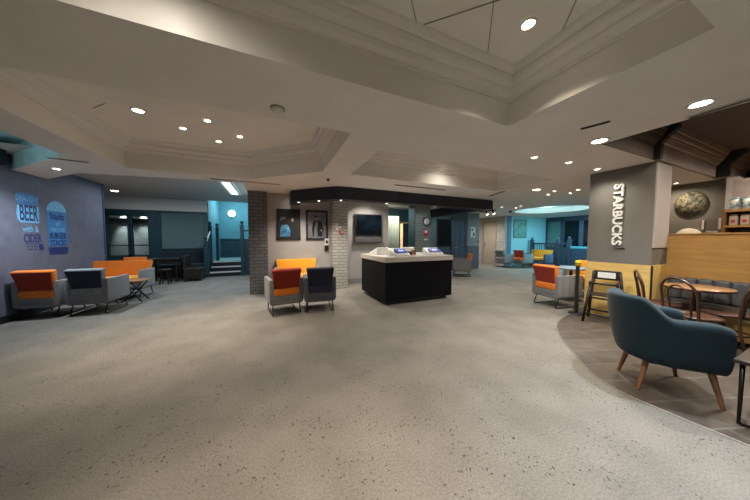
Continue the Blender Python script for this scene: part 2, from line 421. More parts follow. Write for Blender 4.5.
# back-left wall with two internal windows
YB = 10.9
w = MB()
w.box(-8, -3.66, YB, YB+.15, 0, .78); w.box(-8, -3.66, YB, YB+.15, 2.26, 2.42)
w.box(-8, -5.12, YB, YB+.15, .78, 2.26); w.box(-3.98, -3.66, YB-.05, YB+.15, .0, 2.42)
struct(w.build('wall_back', teal_dark))
sbox('trim_16', mould_paint, -8, -2.25, YB-.02, YB+.17, 2.42, 2.86)
for k, (a, b) in enumerate(((-5.12, -4.53), (-4.50, -3.98))):
    f = MB()
    for q in ((a, a+.05), (b-.05, b)): f.box(q[0], q[1], YB+.02, YB+.1, .78, 2.26)
    f.box(a, b, YB+.02, YB+.1, .78, .84); f.box(a, b, YB+.02, YB+.1, 2.2, 2.26); f.box(a, b, YB+.02, YB+.1, 1.16, 1.20)
    wf = struct(f.build('window_%d' % (k+1), teal_dark))
    MB().box(a+.05, b-.05, YB+.05, YB+.056, .84, 2.2).build('pane', glass('window glass', (.75, .85, .85)), wf)
struct(MB().box(-8, -2.4, 12.3, 12.4, 0, 3.2).build('wall_alcove', mat('alcove grey paint', (.30, .30, .28), .7)))
sbox('trim_17', mat('alcove cornice', (.45, .43, .40)), -8, -2.4, 12.2, 12.299, 2.2, 2.32)
pw = MB().box(-3.659, -2.25, YB, YB+.12, 1.06, 2.42); struct(pw.build('wall_back_panel', teal_panel))
dd = MB().box(-3.659, -2.25, YB-.03, YB+.12, 0, 1.0).box(-3.659, -2.25, YB-.06, YB+.12, 1.0, 1.06, .01)
for a in (-3.6, -3.15, -2.7): dd.box(a, a+.38, YB-.045, YB-.02, .2, .85, .01)
dd.box(-3.659, -2.25, YB-.05, YB, 2.36, 2.419)
struct(dd.build('wall_back_dado', teal_dark))
# stairwell
sbox('wall_stair', teal_wall, -2.6, -.2, 13.2, 13.3, .4, 3.6)
sbox('wall_stair_left', teal_wall, -2.4, -2.25, 10.9, 13.2, 0, 3.6)
sbox('wall_stair_right', teal_wall, -.5, -.4, 6.9, 13.2, 0, 3.6)
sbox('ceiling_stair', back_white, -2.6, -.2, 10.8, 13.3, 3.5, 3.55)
t = MB().box(-2.25, -.5, 13.15, 13.2, .5, 1.36).box(-2.25, -.5, 13.12, 13.2, 1.36, 1.42, .01).box(-2.25, -.5, 13.12, 13.2, .5, .64)
for a in (-2.1, -1.55, -1.0): t.box(a, a+.45, 13.13, 13.16, .72, 1.28, .01)
struct(t.build('trim_18', teal_dark))
st = thing('staircase', 'short carpeted staircase of three steps with pale nosings, by the brick pier', 'stairs', (0, 0, 0))
tread_m = mat('teal stair carpet', (.2, .3, .32), .9, var=.15, scale=40); nose_m = mat('pale nosing', (.55, .58, .56), .5)
for k in range(3):
    y0 = 10.3+.29*k; z1 = .17*(k+1)
    MB().box(-2.12, -1.12, y0, 11.2, .17*k if k else 0, z1).build('riser', black_paint, st)
    MB().box(-2.12, -1.12, y0-.02, y0+.04, z1, z1+.012).box(-2.12, -1.12, y0-.022, y0-.018, z1-.03, z1).build('nosing', nose_m, st)
sbox('floor_landing', tread_m, -2.25, -.5, 11.2, 13.2, .4, .51)
bal = thing('stair_balustrade', 'dark teal balustrade with ball-topped newel posts beside the steps', 'balustrade')
def newel(x, y, z0, z1, r=.05):
    t = MB().box(x-r, x+r, y-r, y+r, z0, z1-.12, .008).box(x-r-.015, x+r+.015, y-r-.015, y+r+.015, z1-.2, z1-.16, .006).lathe([(0, 0), (.03, .0), (.03, .03), (.055, .07), (.06, .1), (.05, .14), (0, .165)], (x, y, z1-.12), 14)
    t.build('newel_post', teal_dark, bal)
newel(-2.2, 10.28, 0, 1.45, .06); newel(-2.22, 11.1, 0, 2.05); newel(-2.05, 11.45, .51, 2.0); newel(-1.04, 10.3, 0, 2.05, .06)
MB().tube([(-2.2, 10.28, 1.25), (-2.22, 11.1, 1.72)], .03).build('handrail', nose_m, bal)
MB().tube([(-1.04, 10.34, 1.72), (-.52, 10.34, 1.72)], .028).build('handrail', teal_dark, bal)
b2 = MB()
for k in range(5):
    f = (k+1)/6; b2.box(-2.22, -2.19, 10.28+.82*f-.015, 10.28+.82*f+.015, .1+.5*f, 1.25+.47*f)
b2.build('spindles', teal_dark, bal)
t = MB().box(-.97, -.5, 10.32, 10.4, 0, 1.36).box(-.97, -.5, 10.3, 10.42, 1.36, 1.42, .01).box(-.9, -.58, 10.3, 10.33, .25, 1.2, .01)
struct(t.build('trim_19', teal_dark))
wl = thing('wall_lamp', 'glowing oval bulkhead lamp high on the teal stair wall', 'lamp', (-1.74, 13.2, 2.62))
MB().lathe([(.0, 0), (.17, 0), (.18, .03), (.17, .05)], (0, 0, 0), 28, Matrix.Rotation(R(90), 4, 'X')).build('rim', white_pl, wl)
MB().lathe([(.155, .04), (.14, .09), (.08, .12), (0, .13)], (0, 0, 0), 28, Matrix.Rotation(R(90), 4, 'X')).build('diffuser', emit('cool lamp glow', (.8, .97, 1), 7), wl)

# centre block
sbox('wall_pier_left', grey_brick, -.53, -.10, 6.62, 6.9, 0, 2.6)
sbox('wall_pictures', picture_plaster, -.10, 1.55, 6.75, 6.9, 0, 2.6)
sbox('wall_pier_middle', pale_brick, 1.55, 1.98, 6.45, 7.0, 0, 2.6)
sbox('wall_television', picture_plaster, 1.55, 3.55, 7.0, 7.15, 0, 2.6)
sbox('baseboard_television', grey_paint, 1.98, 3.55, 6.985, 7.0, 0, .16)
sbox('baseboard_pictures', grey_paint, -.10, 1.55, 6.735, 6.75, 0, .16)
sbox('wall_pier_clock', green_brick, 4.62, 5.25, 7.0, 7.42, 0, 2.6)
sbox('wall_pier_clock_side', teal_dark, 4.60, 4.619, 7.02, 7.43, 0, 2.6)
sbox('wall_passage', mat('dark green passage paint', (.045, .075, .07), .5), 3.3, 3.55, 7.15, 9.6, 0, 2.6)
w = MB().box(3.55, 5.45, 8.35, 8.45, 2.1, 2.6).box(3.55, 4.72, 8.35, 8.45, 0, 2.1).box(5.3, 5.45, 8.35, 8.45, 0, 2.1)
struct(w.build('wall_passage_end', teal_dark))
sbox('wall_corridor', mat('cream corridor paint', (.62, .50, .38), .7), 3.3, 6.4, 10.9, 11.0, 0, 2.6)
t = MB().box(4.72, 4.77, 8.33, 8.47, 0, 2.1).box(5.24, 5.3, 8.33, 8.47, 0, 2.1).box(4.72, 5.3, 8.33, 8.47, 2.03, 2.1)
struct(t.build('trim_20', mat('olive frame paint', (.25, .24, .17), .5)))
# niche with dark display and panelled door
sbox('wall_niche', teal_panel, 5.46, 8.28, 8.3, 8.4, 0, 2.6)
sbox('wall_niche_dado', slate, 6.3, 8.28, 8.27, 8.3, 0, 1.06)
sbox('wall_pier_grey', grey_paint, 8.28, 9.0, 8.25, 9.6, 1.08, 2.6)
sbox('wall_pier_grey_base', dark_brick, 8.27, 9.01, 8.24, 9.61, 0, 1.08)
d1 = MB().box(7.42, 8.1, 8.24, 8.3, 0, 2.25)
for z0, z1 in ((.2, .95), (1.1, 2.05)):
    for a in (7.5, 7.8): d1.box(a, a+.24, 8.225, 8.25, z0, z1, .01)
d1o = struct(d1.build('door_1', slate))
t = MB().box(7.34, 7.42, 8.22, 8.3, 0, 2.33).box(8.1, 8.18, 8.22, 8.3, 0, 2.33).box(7.34, 8.18, 8.22, 8.3, 2.25, 2.33)
struct(t.build('trim_21', slate))
MB().tube([(7.48, 8.24, 1.02), (7.48, 8.18, 1.02), (7.60, 8.18, 1.02)], .012).build('door_handle', chrome, d1o)
sc_ = thing('display_screen', 'tall black display panel on the dark niche wall beside the blue door', 'screen', (6.95, 8.279, 1.68))
MB().box(-.36, .36, -.05, 0, -.6, .6, .01).build('bezel', black_paint, sc_)
MB().box(-.33, .33, -.054, -.049, -.57, .57).build('screen', glass_black, sc_)
sbox('trim_22', teal_dark, 5.9, 5.95, 8.25, 8.3, 1.1, 2.1)
# corridor beyond and right far walls
sbox('wall_corridor_end', picture_plaster, 8.8, 11.1, 12.0, 12.1, 0, 2.6)
sbox('wall_white_brick', pale_brick, 11.1, 11.25, 8.5, 9.0, 0, 2.6)
sbox('wall_white_brick_far', pale_brick, 11.1, 11.25, 9.92, 12.0, 0, 2.6)
sbox('wall_white_brick_top', pale_brick, 11.1, 11.25, 9.0, 9.92, 2.36, 2.6)
d2 = struct(MB().box(11.13, 11.18, 9.06, 9.86, 0, 2.3).build('door_2', mat('beige door paint', (.36, .315, .265), .5)))
MB().box(11.11, 11.13, 9.75, 9.80, 1.0, 1.2).build('push_plate', chrome, d2)
t = MB().box(11.08, 11.2, 9.0, 9.06, 0, 2.36).box(11.08, 11.2, 9.86, 9.92, 0, 2.36).box(11.08, 11.2, 9.06, 9.86, 2.3, 2.36)
struct(t.build('trim_23', mat('beige frame paint', (.28, .24, .2), .5)))
blue_far = mat('turquoise paint', (.30, .56, .60), .65, var=.06)
sbox('wall_turquoise', blue_far, 11.25, 14.6, 8.5, 8.6, 0, 2.75)
sbox('wall_turquoise_end', mat('blue brick paint', (.10, .17, .26), .6), 11.26, 11.55, 8.47, 8.5, 0, 2.6)
pic = thing('framed_print', 'pale green square print on the turquoise far wall', 'picture', (12.25, 8.5, 1.95))
MB().box(-.52, .52, -.03, 0, -.5, .5, .008).build('frame', mat('grey green frame', (.10, .2, .2), .5), pic)
MB().box(-.47, .47, -.034, -.029, -.45, .45).build('print', rampmat('green print', [(0, (.08, .2, .18)), (.5, (.13, .3, .26)), (.62, (.3, .42, .36)), (1, (.1, .24, .2))], 6), pic)
# end window wall
w = MB().box(14.5, 14.6, 2.6, 8.5, 0, .9).box(14.5, 14.6, 2.6, 8.5, 2.45, 2.6)
struct(w.build('wall_window_end', slate))
for k, (a, b) in enumerate(((7.65, 8.5), (6.8, 7.65), (5.5, 6.8), (4.2, 5.5), (2.6, 4.2))):
    f = MB()
    for q in ((a, a+.09), (b-.09, b)): f.box(14.48, 14.58, q[0], q[1], .9, 2.45)
    f.box(14.48, 14.58, a, b, .9, .98); f.box(14.48, 14.58, a, b, 2.37, 2.45)
    wf = struct(f.build('window_%d' % (k+3), slate))
    MB().box(14.53, 14.535, a+.09, b-.09, .98, 2.37).build('pane', glass_black if k else mat('frosted pane', (.12, .22, .19), .3), wf)
sbox('wall_right', taupe_dark, 8.42, 15, 2.6, 2.7, 0, 2.6)
sbox('wall_cafe', taupe_dark, 8.3, 8.42, 1.5, 2.6, 0, 2.6)
sbox('trim_24', taupe_light, 8.15, 8.42, 1.36, 1.5, 0, 2.59)
for a, b, c, d in ((1.80, 1.835, 1.50, 1.78), (1.53, 1.56, 1.52, 1.80)): pass
t = MB().box(8.285, 8.3, 1.755, 1.785, 1.60, 1.80).box(8.285, 8.3, 1.555, 1.585, 1.60, 1.82).box(8.285, 8.3, 1.59, 1.73, 1.535, 1.565)
struct(t.build('trim_25', mat('cream batten', (.6, .55, .45), .6)))

# pillar
struct(MB().box(5.45, 6.02, 1.63, 2.45, .98, 2.6).build('wall_pillar', taupe))
sbox('trim_26', taupe_light, 5.46, 6.0, 1.615, 1.63, 1.26, 2.598)
sbox('wall_pillar_base', yellow_ply, 5.435, 6.02, 1.61, 2.46, 0, .98)
sbox('trim_27', black_paint, 5.425, 5.445, 1.60, 1.62, 0, .98)

# bulkhead
P = [(.45, 6.74), (.45, 6.2)]
c0 = Vector((1.38, 5.27))
P += [(1.22, 5.43), (1.30, 5.355), (1.36, 5.315), (1.43, 5.285), (1.52, 5.27), (6.28, 5.27), (6.28, 8.24), (6.0, 8.24), (6.0, 5.57), (1.55, 5.57), (.7, 6.36), (.7, 6.74)]
struct(MB().prism(P, 2.315, 2.6).build('trim_28', charcoal))
t = MB()
for x in (2.95, 4.35, 5.95): t.box(x, x+.03, 5.255, 5.27, 2.315, 2.6)
t.box(1.5, 6.29, 5.258, 5.27, 2.315, 2.335)
struct(t.build('trim_29', black_paint))

# ------------------------------------------------------------------ lights
def spot(loc, tgt, e, c, ang=100, blend=.8, rad=.05):
    l = bpy.data.lights.new('spot beam', 'SPOT'); l.energy = e; l.color = c; l.spot_size = R(min(165, ang*(1.25 if ang > 88 else 1))); l.spot_blend = 1.0; l.shadow_soft_size = rad
    o = bpy.data.objects.new('spot_beam', l); COL.objects.link(o); o.location = loc
    o.rotation_euler = (Vector(tgt)-Vector(loc)).to_track_quat('-Z', 'Y').to_euler(); return o
WARM = (1, .85, .66); NEUT = (1, .91, .78); COOL = (.84, .93, 1.0); CYAN = (.35, .85, 1.0)
E_warm = emit('warm lens', (1, .88, .68), 18); E_cool = emit('cool lens', (.92, .97, 1), 22)
proto = {}
def downlight(x, y, z, e, c, label, r=.05, ang=105, group='recessed ceiling downlights', cool=False, tgt=None):
    key = (round(r, 3), cool)
    if key in proto:
        t = dup(proto[key]); t.location = (x, y, z); t['label'] = label
    else:
        t = thing('downlight', label, 'ceiling light', (x, y, z), 0, group)
        MB().lathe([(r, -.002), (r*1.35, -.002), (r*1.4, -.010), (r*1.3, -.016), (r, -.010), (r, -.002)], seg=24).build('trim_ring', mat('white trim ring', (.75, .72, .66), .4), t)
        MB().lathe([(0, -.008), (r, -.008), (r, -.004), (0, -.004)], seg=20).build('lens', E_cool if cool else E_warm, t)
        proto[key] = t
    t['group'] = group
    if e: spot((x, y, z-.03), tgt or (x, y, 0), e, c, ang)
    return t
DL = [
 (1.83, 1.25, 3.05, 200, WARM, 'downlight in the large tray ceiling nearest the camera', .042, 89, False),
 (-.60, 1.25, 3.05, 38, NEUT, 'downlight close to the far cornice of the nearest ceiling tray', .05, 120, False),
 (-.1, .75, 3.05, 330, WARM, 'downlight above the middle of the carpet near the camera', .05, 72, False),
 (1.9, -.15, 2.6, 260, COOL, 'cool downlight above the right edge of the carpet near the camera', .05, 84, False),
 (3.49, .80, 2.6, 190, COOL, 'bright white oval downlight above the petrol blue armchair', .06, 125, True),
 (3.68, 1.58, 2.6, 120, NEUT, 'bright downlight beside the dark cornice corner of the brown ceiling', .07, 120, False),
 (3.55, 2.27, 2.6, 40, NEUT, 'small downlight between the vent slot and the right hand ceiling tray', .035, 110, False),
 (4.27, 2.20, 2.6, 40, NEUT, 'small downlight on the ceiling in front of the grey pillar', .035, 110, False),
 (5.12, 2.21, 2.6, 40, NEUT, 'small downlight at the top left of the grey pillar', .035, 110, False),
 (5.91, 3.71, 2.6, 70, NEUT, 'larger downlight in the ceiling beyond the right hand tray', .075, 120, False),
 (6.83, 3.98, 2.6, 30, NEUT, 'left of the four small downlights beyond the larger downlight', .035, 110, False),
 (6.50, 3.64, 2.6, 30, NEUT, 'nearest of the four small downlights beyond the larger downlight', .035, 110, False),
 (7.17, 3.63, 2.6, 30, NEUT, 'farthest right of the four small downlights beyond the larger downlight', .035, 110, False),
 (6.83, 3.30, 2.6, 30, NEUT, 'small downlight of four that sits closest to the grey pillar', .035, 110, False),
 (7.88, 6.19, 2.6, 40, NEUT, 'left one of the three small downlights by the grey wall end', .035, 110, False),
 (8.58, 6.13, 2.6, 40, NEUT, 'middle one of the three small downlights by the grey wall end', .035, 110, False),
 (8.26, 5.72, 2.6, 0, NEUT, 'nearest one of the three small downlights by the grey wall end', .035, 110, False),
 (-1.54, 4.05, 3.05, 200, WARM, 'large bright downlight on the left of the tray ceiling with the smoke detector', .055, 84, False),
 (-1.18, 4.42, 3.05, 75, WARM, 'leftmost of four small downlights in a square on the left tray', .035, 84, False),
 (-.79, 4.00, 3.05, 75, WARM, 'nearest of four small downlights in a square on the left tray', .035, 84, False),
 (-.79, 4.76, 3.05, 75, WARM, 'farthest of four small downlights in a square on the left tray', .035, 84, False),
 (-.44, 4.40, 3.05, 75, WARM, 'rightmost of four small downlights in a square on the left tray', .035, 84, False),
 (3.43, 3.85, 3.05, 28, NEUT, 'downlight grazing the cornice of the right hand tray above the kiosk', .05, 120, False),
 (-3.34, 5.90, 2.6, 150, COOL, 'bright downlight on the diagonal soffit strip above the left armchairs', .04, 115, True),
 (-4.33, 9.75, 2.86, 45, COOL, 'downlight on the far left ceiling before the dark windows', .08, 120, True),
]
for x, y, z, e, c, lab, r, ang, cool in DL: downlight(x, y, z, e, c, lab, r, ang, cool=cool)
for x, y, z, e, c, lab in ((7.96, 2.08, 2.6, 40, WARM, 'small downlight on the white soffit in front of the round wall art'),
                           (4.76, 6.3, 2.6, 30, COOL, 'small downlight behind the charcoal bulkhead near the clock'),
                           (6.9, 7.6, 2.6, 30, COOL, 'small downlight above the black display panel'),
                           (9.9, 9.2, 2.6, 190, NEUT, 'small downlight in the corridor before the beige door'),
                           (6.6, .5, 3.05, 150, WARM, 'small downlight in the brown ceiling over the wooden partition'),
                           (4.9, .75, 3.05, 120, WARM, 'small downlight in the brown ceiling over the round wooden table'),
                           (7.7, .6, 3.05, 110, WARM, 'unseen small downlight added in the brown ceiling to brighten the cornice')):  # last one is out of view, added to light the cornice
    downlight(x, y, z, e, c, lab, .035, 132)
# bulkhead under-spots washing the picture wall, the brick and the television wall
for x, y, lab in ((.62, 6.12, 'leftmost mini spot under the charcoal bulkhead, over the left picture'), (1.05, 5.72, 'middle mini spot under the slanted part of the charcoal bulkhead'), (1.50, 5.42, 'mini spot under the bulkhead corner over the pale brick pier'),
                  (2.7, 5.42, 'mini spot under the bulkhead before the television'), (4.2, 5.42, 'mini spot under the bulkhead before the green passage')):
    downlight(x, y, 2.315, 75, NEUT, lab, .03, 110, 'mini spots under the bulkhead')
def wash(loc, tgt, e, c, ang=80): spot(loc, tgt, e, c, ang, .9, .08)  # spots without fixtures, added to brighten the picture and television walls
wash((.5, 6.45, 2.55), (.6, 6.75, 1.4), 25, NEUT, 120)
wash((2.7, 6.3, 2.5), (2.75, 7.0, 1.0), 75, NEUT, 100)
# alcove wall washers behind the windows
for x, lab in ((-5.2, 'left wall washer glowing behind the dark back windows'), (-4.62, 'right wall washer glowing behind the dark back windows')):
    downlight(x, 12.0, 2.6, 0, COOL, lab, .05, 70, 'wall washers behind the windows', cool=True)
    spot((x, 12.1, 2.55), (x, 12.28, .8), 190, COOL, 45, .8, .03)
def area(loc, tgt, sx, sy, e, c):
    l = bpy.data.lights.new('strip', 'AREA'); l.shape = 'RECTANGLE'; l.size = sx; l.size_y = sy; l.energy = e; l.color = c
    o = bpy.data.objects.new('area_light', l); COL.objects.link(o); o.location = loc
    o.rotation_euler = (Vector(tgt)-Vector(loc)).to_track_quat('-Z', 'Y').to_euler(); return o
area((-1.4, 12.0, 3.4), (-1.4, 12.2, 0), 1., .8, 40, (.55, .9, 1))
area((-3.4, 3.9, 2.7), (-3.6, 4.2, 3.0), .3, 2.2, 9, (.6, .93, 1))
area((10.6, 6.05, 2.67), (10.6, 6.05, 3), 1.3, 1.3, 60, (.55, .93, 1))
area((12.9, 6.3, 2.56), (12.9, 6.6, 0), 1.8, 2.4, 170, (.36, .82, 1.0))
area((4.1, 7.35, 2.55), (4.15, 7.8, 1.0), .5, .2, 14, NEUT)  # added area light for the dark passage and curtain, no fixture
area((5.2, 9.8, 2.5), (5.0, 10.9, 1.2), .8, .5, 130, (1, .78, .5))
# lit slot panel in the back-left ceiling
sp = thing('ceiling_light_panel', 'narrow bright slot light in the ceiling before the stairs', 'ceiling light', (-1.05, 7.9, 2.86), 0)
MB().box(-.17, .17, -.95, .95, -.03, -.002, .005).build('housing', white_pl, sp)
MB().box(-.08, .08, -.85, .85, -.04, -.03).build('diffuser', emit('slot glow', (.82, .93, 1), 3.5), sp)
area((-1.05, 7.9, 2.8), (-1.05, 7.9, 0), .3, 1.7, 45, COOL)
area((-3.2, 8.6, 2.8), (-3.2, 8.6, 0), .4, .4, 12, COOL)  # extra fill added for the back-left area, no fixture there

# ------------------------------------------------------------------ ceiling fittings
def vent(x0, y0, x1, y1, wd, z, label, m):
    a, b = Vector((x0, y0)), Vector((x1, y1)); L = (b-a).length; d = (b-a)/L
    t = thing('ceiling_vent', label, 'vent', ((x0+x1)/2, (y0+y1)/2, z), math.degrees(math.atan2(d.y, d.x)), 'slot vents in the ceiling')
    MB().box(-L/2, L/2, -wd/2, wd/2, -.012, -.001, .003).build('frame', m, t)
    s = MB()
    n = max(1, int(wd/.03))
    for k in range(n):
        yy = -wd/2+wd*(k+.5)/n; s.box(-L/2+.02, L/2-.02, yy-.006, yy+.006, -.016, -.011)
    s.build('slot', black_paint, t)
vd = mat('dark vent', (.05, .045, .04), .6); vl = mat('tan vent', (.45, .38, .30), .6); vw = mat('white vent', (.62, .6, .57), .5)
vent(3.10, 1.50, 3.17, 1.28, .03, H, 'dark slot vent beside the bright downlight on the right', vd)
vent(-1.1, 5.62, .2, 5.62, .05, H, 'long tan slot vent on the soffit before the left brick pier', vl)
vent(2.5, 4.62, 3.9, 4.62, .06, H, 'long slot vent on the soffit above the charcoal bulkhead', vl)
vent(5.55, 4.75, 5.35, 4.15, .09, H, 'slot vent at the far right corner of the right hand tray', vl)
vent(3.78, .95, 3.72, .25, .06, H, 'white slot vent along the edge of the brown ceiling', vw)
vent(-3.0, 5.12, -2.58, 5.2, .06, H, 'short slot vent lit from inside, by the diagonal soffit strip', vw)
sd = thing('smoke_detector', 'round white smoke detector on the soffit between two trays', 'detector', (.07, 2.39, H))
MB().lathe([(.055, 0), (.055, -.012), (.045, -.03), (.02, -.038), (0, -.038)], seg=24).build('body', white_pl, sd)
MB().lathe([(.056, -.0005), (.064, -.0005), (.064, -.01), (.056, -.01), (.056, -.0005)], seg=24).build('base_ring', mat('amber base ring', (.35, .25, .12), .5), sd)
cs = thing('ceiling_speaker', 'small round tan ceiling speaker beyond the smoke detector', 'speaker', (-.05, 2.50+.38, H+.45))
cs.location = (-.06, 3.45, 3.05)
MB().lathe([(0, -.012), (.07, -.012), (.08, -.006), (.08, -.001), (0, -.001)], seg=24).build('grille', mat('tan grille', (.30, .24, .16), .6), cs)
se = tag(MB().lathe([(.025, 0), (.03, -.02), (.02, -.05), (0, -.055)], (0, 0, 0), 16).build('sensor', black_paint), 'small black dome sensor on the soffit above the bulkhead', 'sensor')
se.location = (1.05, 4.72, H)
tk = thing('track_spot', 'black adjustable spotlights on a short rail at the bulkhead end', 'spotlight', (6.45, 5.6, 2.6))
MB().box(-.02, .02, -.3, .3, -.30, -.27).cyl((0, -.2, 0), (0, -.2, -.28), .01).cyl((0, .2, 0), (0, .2, -.28), .01).build('rail', black_paint, tk)
for yy in (-.2, .05): MB().cyl((0, yy, -.30), (.0, yy-.06, -.40), .028, .034).build('spot_head', black_paint, tk); MB().cyl((0, yy-.06, -.40), (0, yy-.062, -.403), .028).build('bulb', E_warm, tk)
cam_ = thing('security_camera', 'small dark dome camera under the ceiling near the white brick wall', 'camera', (9.3, 6.9, H))
MB().lathe([(.06, 0), (.06, -.03), (.05, -.06), (.03, -.085), (0, -.09)], seg=20).build('dome', black_paint, cam_)
tag(cam_, 'small dark dome camera under the ceiling near the white brick wall', 'camera')

# ------------------------------------------------------------------ armchairs
def rrect_side(w, z0, z1, r, n=6):
    """U profile outline with rounded lower corners (x, z)"""
    out = [(-w, z1)]
    for k in range(n+1):
        a = math.pi+math.pi/2*k/n; out.append((-w+r+r*math.cos(a), z0+r+r*math.sin(a)))
    for k in range(n+1):
        a = 1.5*math.pi+math.pi/2*k/n; out.append((w-r+r*math.cos(a), z0+r+r*math.sin(a)))
    out.append((w, z1)); return out
def lounge(kind, label, back_m, seat_m, face_m, group, width=.60, name='lounge_armchair', shell=shell_grey):
    t = thing(name, label, 'armchair' if width < .9 else 'sofa', (0, 0, 0), 0, group)
    w = width/2; D = .31; th = .075; z0, z1 = .20, .665
    o = rrect_side(w, z0, z1, .07); i = rrect_side(w-th, z0+.09, z1, .03)
    s = MB(); poly = o+i[::-1]
    M = Matrix(((1, 0, 0, 0), (0, 0, -1, 0), (0, 1, 0, 0), (0, 0, 0, 1)))
    bm = bmesh.new(); n = len(o)
    rows = []
    for y in (-D, D):
        rows.append(([bm.verts.new((x, y, z)) for x, z in o], [bm.verts.new((x, y, z)) for x, z in i]))
    (oa, ia), (ob, ib) = rows
    for k in range(n-1):
        bm.faces.new((oa[k], oa[k+1], ob[k+1], ob[k])); bm.faces.new((ia[k], ib[k], ib[k+1], ia[k+1]))
        bm.faces.new((oa[k], ia[k], ia[k+1], oa[k+1])); bm.faces.new((ob[k], ob[k+1], ib[k+1], ib[k]))
    for k in (0, n-1): bm.faces.new((oa[k], ob[k], ib[k], ia[k]))
    bmesh.ops.recalc_face_normals(bm, faces=bm.faces)
    ed = [e for e in bm.edges if e.calc_face_angle(0) > .6]
    bmesh.ops.bevel(bm, geom=ed, offset=.014, segments=2, affect='EDGES', profile=.5)
    s.bm.free(); s.bm = bm
    s.box(-w+th-.01, w-th+.01, D-.05, D, z0+.05, .385, .012)
    smooth_by_angle(s.build('shell', shell, t))
    iw = w-th
    ns = 1 if width < .9 else 2
    for q in range(ns):
        a = -iw+2*iw*q/ns+.003; b = -iw+2*iw*(q+1)/ns-.003
        smooth_by_angle(MB().box(a, b, -D+.005, D+.012, .30 if 0 else .365, .50, .03, 3).build('seat_cushion', seat_m, t))
    # reclined back pad, wider at its top than the gap between the arms
    rec = Matrix.Translation((0, D-.075, .495)) @ Matrix.Rotation(R(-13), 4, 'X')
    sb = MB(); sb.box(-iw+.01, iw-.01, -D+.03, D-.06, z0+.08, .37, .01).build('seat_frame', shell, t)
    bk = MB(); bk.prism([(-iw+.004, 0), (iw-.004, 0), (iw+.012, .19), (iw+.035, .37), (-iw-.035, .37), (-iw-.012, .19)], -.055, .055, M=rec @ Matrix.Rotation(R(90), 4, 'X'), bev=.022, seg=3)
    b = smooth_by_angle(bk.build('back_cushion', back_m, t))
    fp = MB(); fp.prism([(-iw+.02, .015), (iw-.02, .015), (iw-.002, .19), (iw+.018, .35), (-iw-.018, .35), (-iw+.002, .19)], -.0585, -.05, M=rec @ Matrix.Rotation(R(90), 4, 'X'), bev=.003, seg=1)
    fp.build('rear_panel', face_m, b)
    for sgn in (-1, 1):
        x = sgn*(w-.06)
        MB().tube([(x, -D+.08, z0+.005), (x, -D+.01, .02), (x, -D+.035, .010), (x, D-.035, .010), (x, D-.01, .02), (x, D-.08, z0+.005)], .0105, seg=8).build('leg', sled_m, t)
    MB().tube([(-w+.06, -D+.04, .14), (w-.06, -D+.04, .14)], .009).build('crossbar', sled_m, t)
    return t
def place(o, x, y, rz=0.): o.location = (x, y, 0); o.rotation_euler = (0, 0, R(rz)); return o
G1 = 'boxy grey lounge armchairs with sled legs'
place(lounge(0, 'orange and grey lounge armchair against the blue left wall under the beer lettering', orange_f, orange_f, red_f, G1), -3.74, 6.36, 175)
place(lounge(0, 'navy and grey lounge armchair under the tall glass graphic on the left', greyseat_f, greyseat_f, navy_f, G1), -3.09, 6.31, 175)
place(lounge(0, 'rust red and grey armchair beside the navy one, in front of the pictures', red_f, orange_f, red_f, G1), .19, 4.86, 189)
place(lounge(0, 'navy armchair beside the rust red one, in front of the pictures', navy_f, navy_f, navy_f, G1, shell=fabric('dark grey tweed', (.10, .10, .125))), .86, 4.80, 175)
place(lounge(0, 'red armchair with its back to the carpet, beside the yellow topped barrier post', orange_f, orange_f, red_f, G1), 5.50, 2.98, 80)
place(lounge(0, 'amber armchair beyond the grey table by the pillar', yellow_f, yellow_f, yellow_f, G1), 7.0, 3.2, -90)
place(lounge(0, 'grey armchair with an orange back between the kiosk and the grey pier', orange_f, greyseat_f, orange_f, G1), 6.6, 6.85, -128)
place(lounge(0, 'all grey armchair in the far right corner by the white brick', greyseat_f, greyseat_f, shell_grey, G1), 10.60, 8.12, 85)
place(lounge(0, 'far red armchair in front of the amber sofa by the railing', red_f, orange_f, red_f, G1), 11.28, 7.62, 85)
place(lounge(0, 'orange chair back showing behind the orange sofa on the left', orange_f, orange_f, orange_f, G1), -3.75, 9.0, 0)
G2 = 'two seat grey sofas with sled legs'
place(lounge(0, 'orange two seat sofa behind the wooden coffee table on the left', orange_f, yellow_f, orange_f, G2, 1.2, 'lounge_sofa'), -3.42, 7.60, -2)
place(lounge(0, 'amber two seat sofa against the wall below the pictures', yellow_f, yellow_f, yellow_f, G2, 1.12, 'lounge_sofa'), .60, 6.38, 0)
place(lounge(0, 'amber two seat sofa in front of the far railing', yellow_f, yellow_f, yellow_f, G2, 1.1, 'lounge_sofa', fabric('navy tweed', (.05, .07, .12))), 12.2, 7.5, -92)

# coffee table on the left
ct = thing('coffee_table', 'wooden coffee table on black crossed legs between armchairs and sofa', 'table', (-3.02, 6.95, 0), 0)
MB().box(-.42, .42, -.2, .2, .455, .49, .01).build('tabletop', tabletop_wood, ct)
for sgn in (-1, 1):
    MB().tube([(.36, sgn*.15, .012), (.02, sgn*.15, .45)], .013).tube([(.02, sgn*.15, .012), (.36, sgn*.15, .45)], .013).build('leg', sled_m, ct)
    MB().tube([(-.36, sgn*.15, .012), (-.02, sgn*.15, .45)], .013).tube([(-.02, sgn*.15, .012), (-.36, sgn*.15, .45)], .013).build('leg', sled_m, ct)
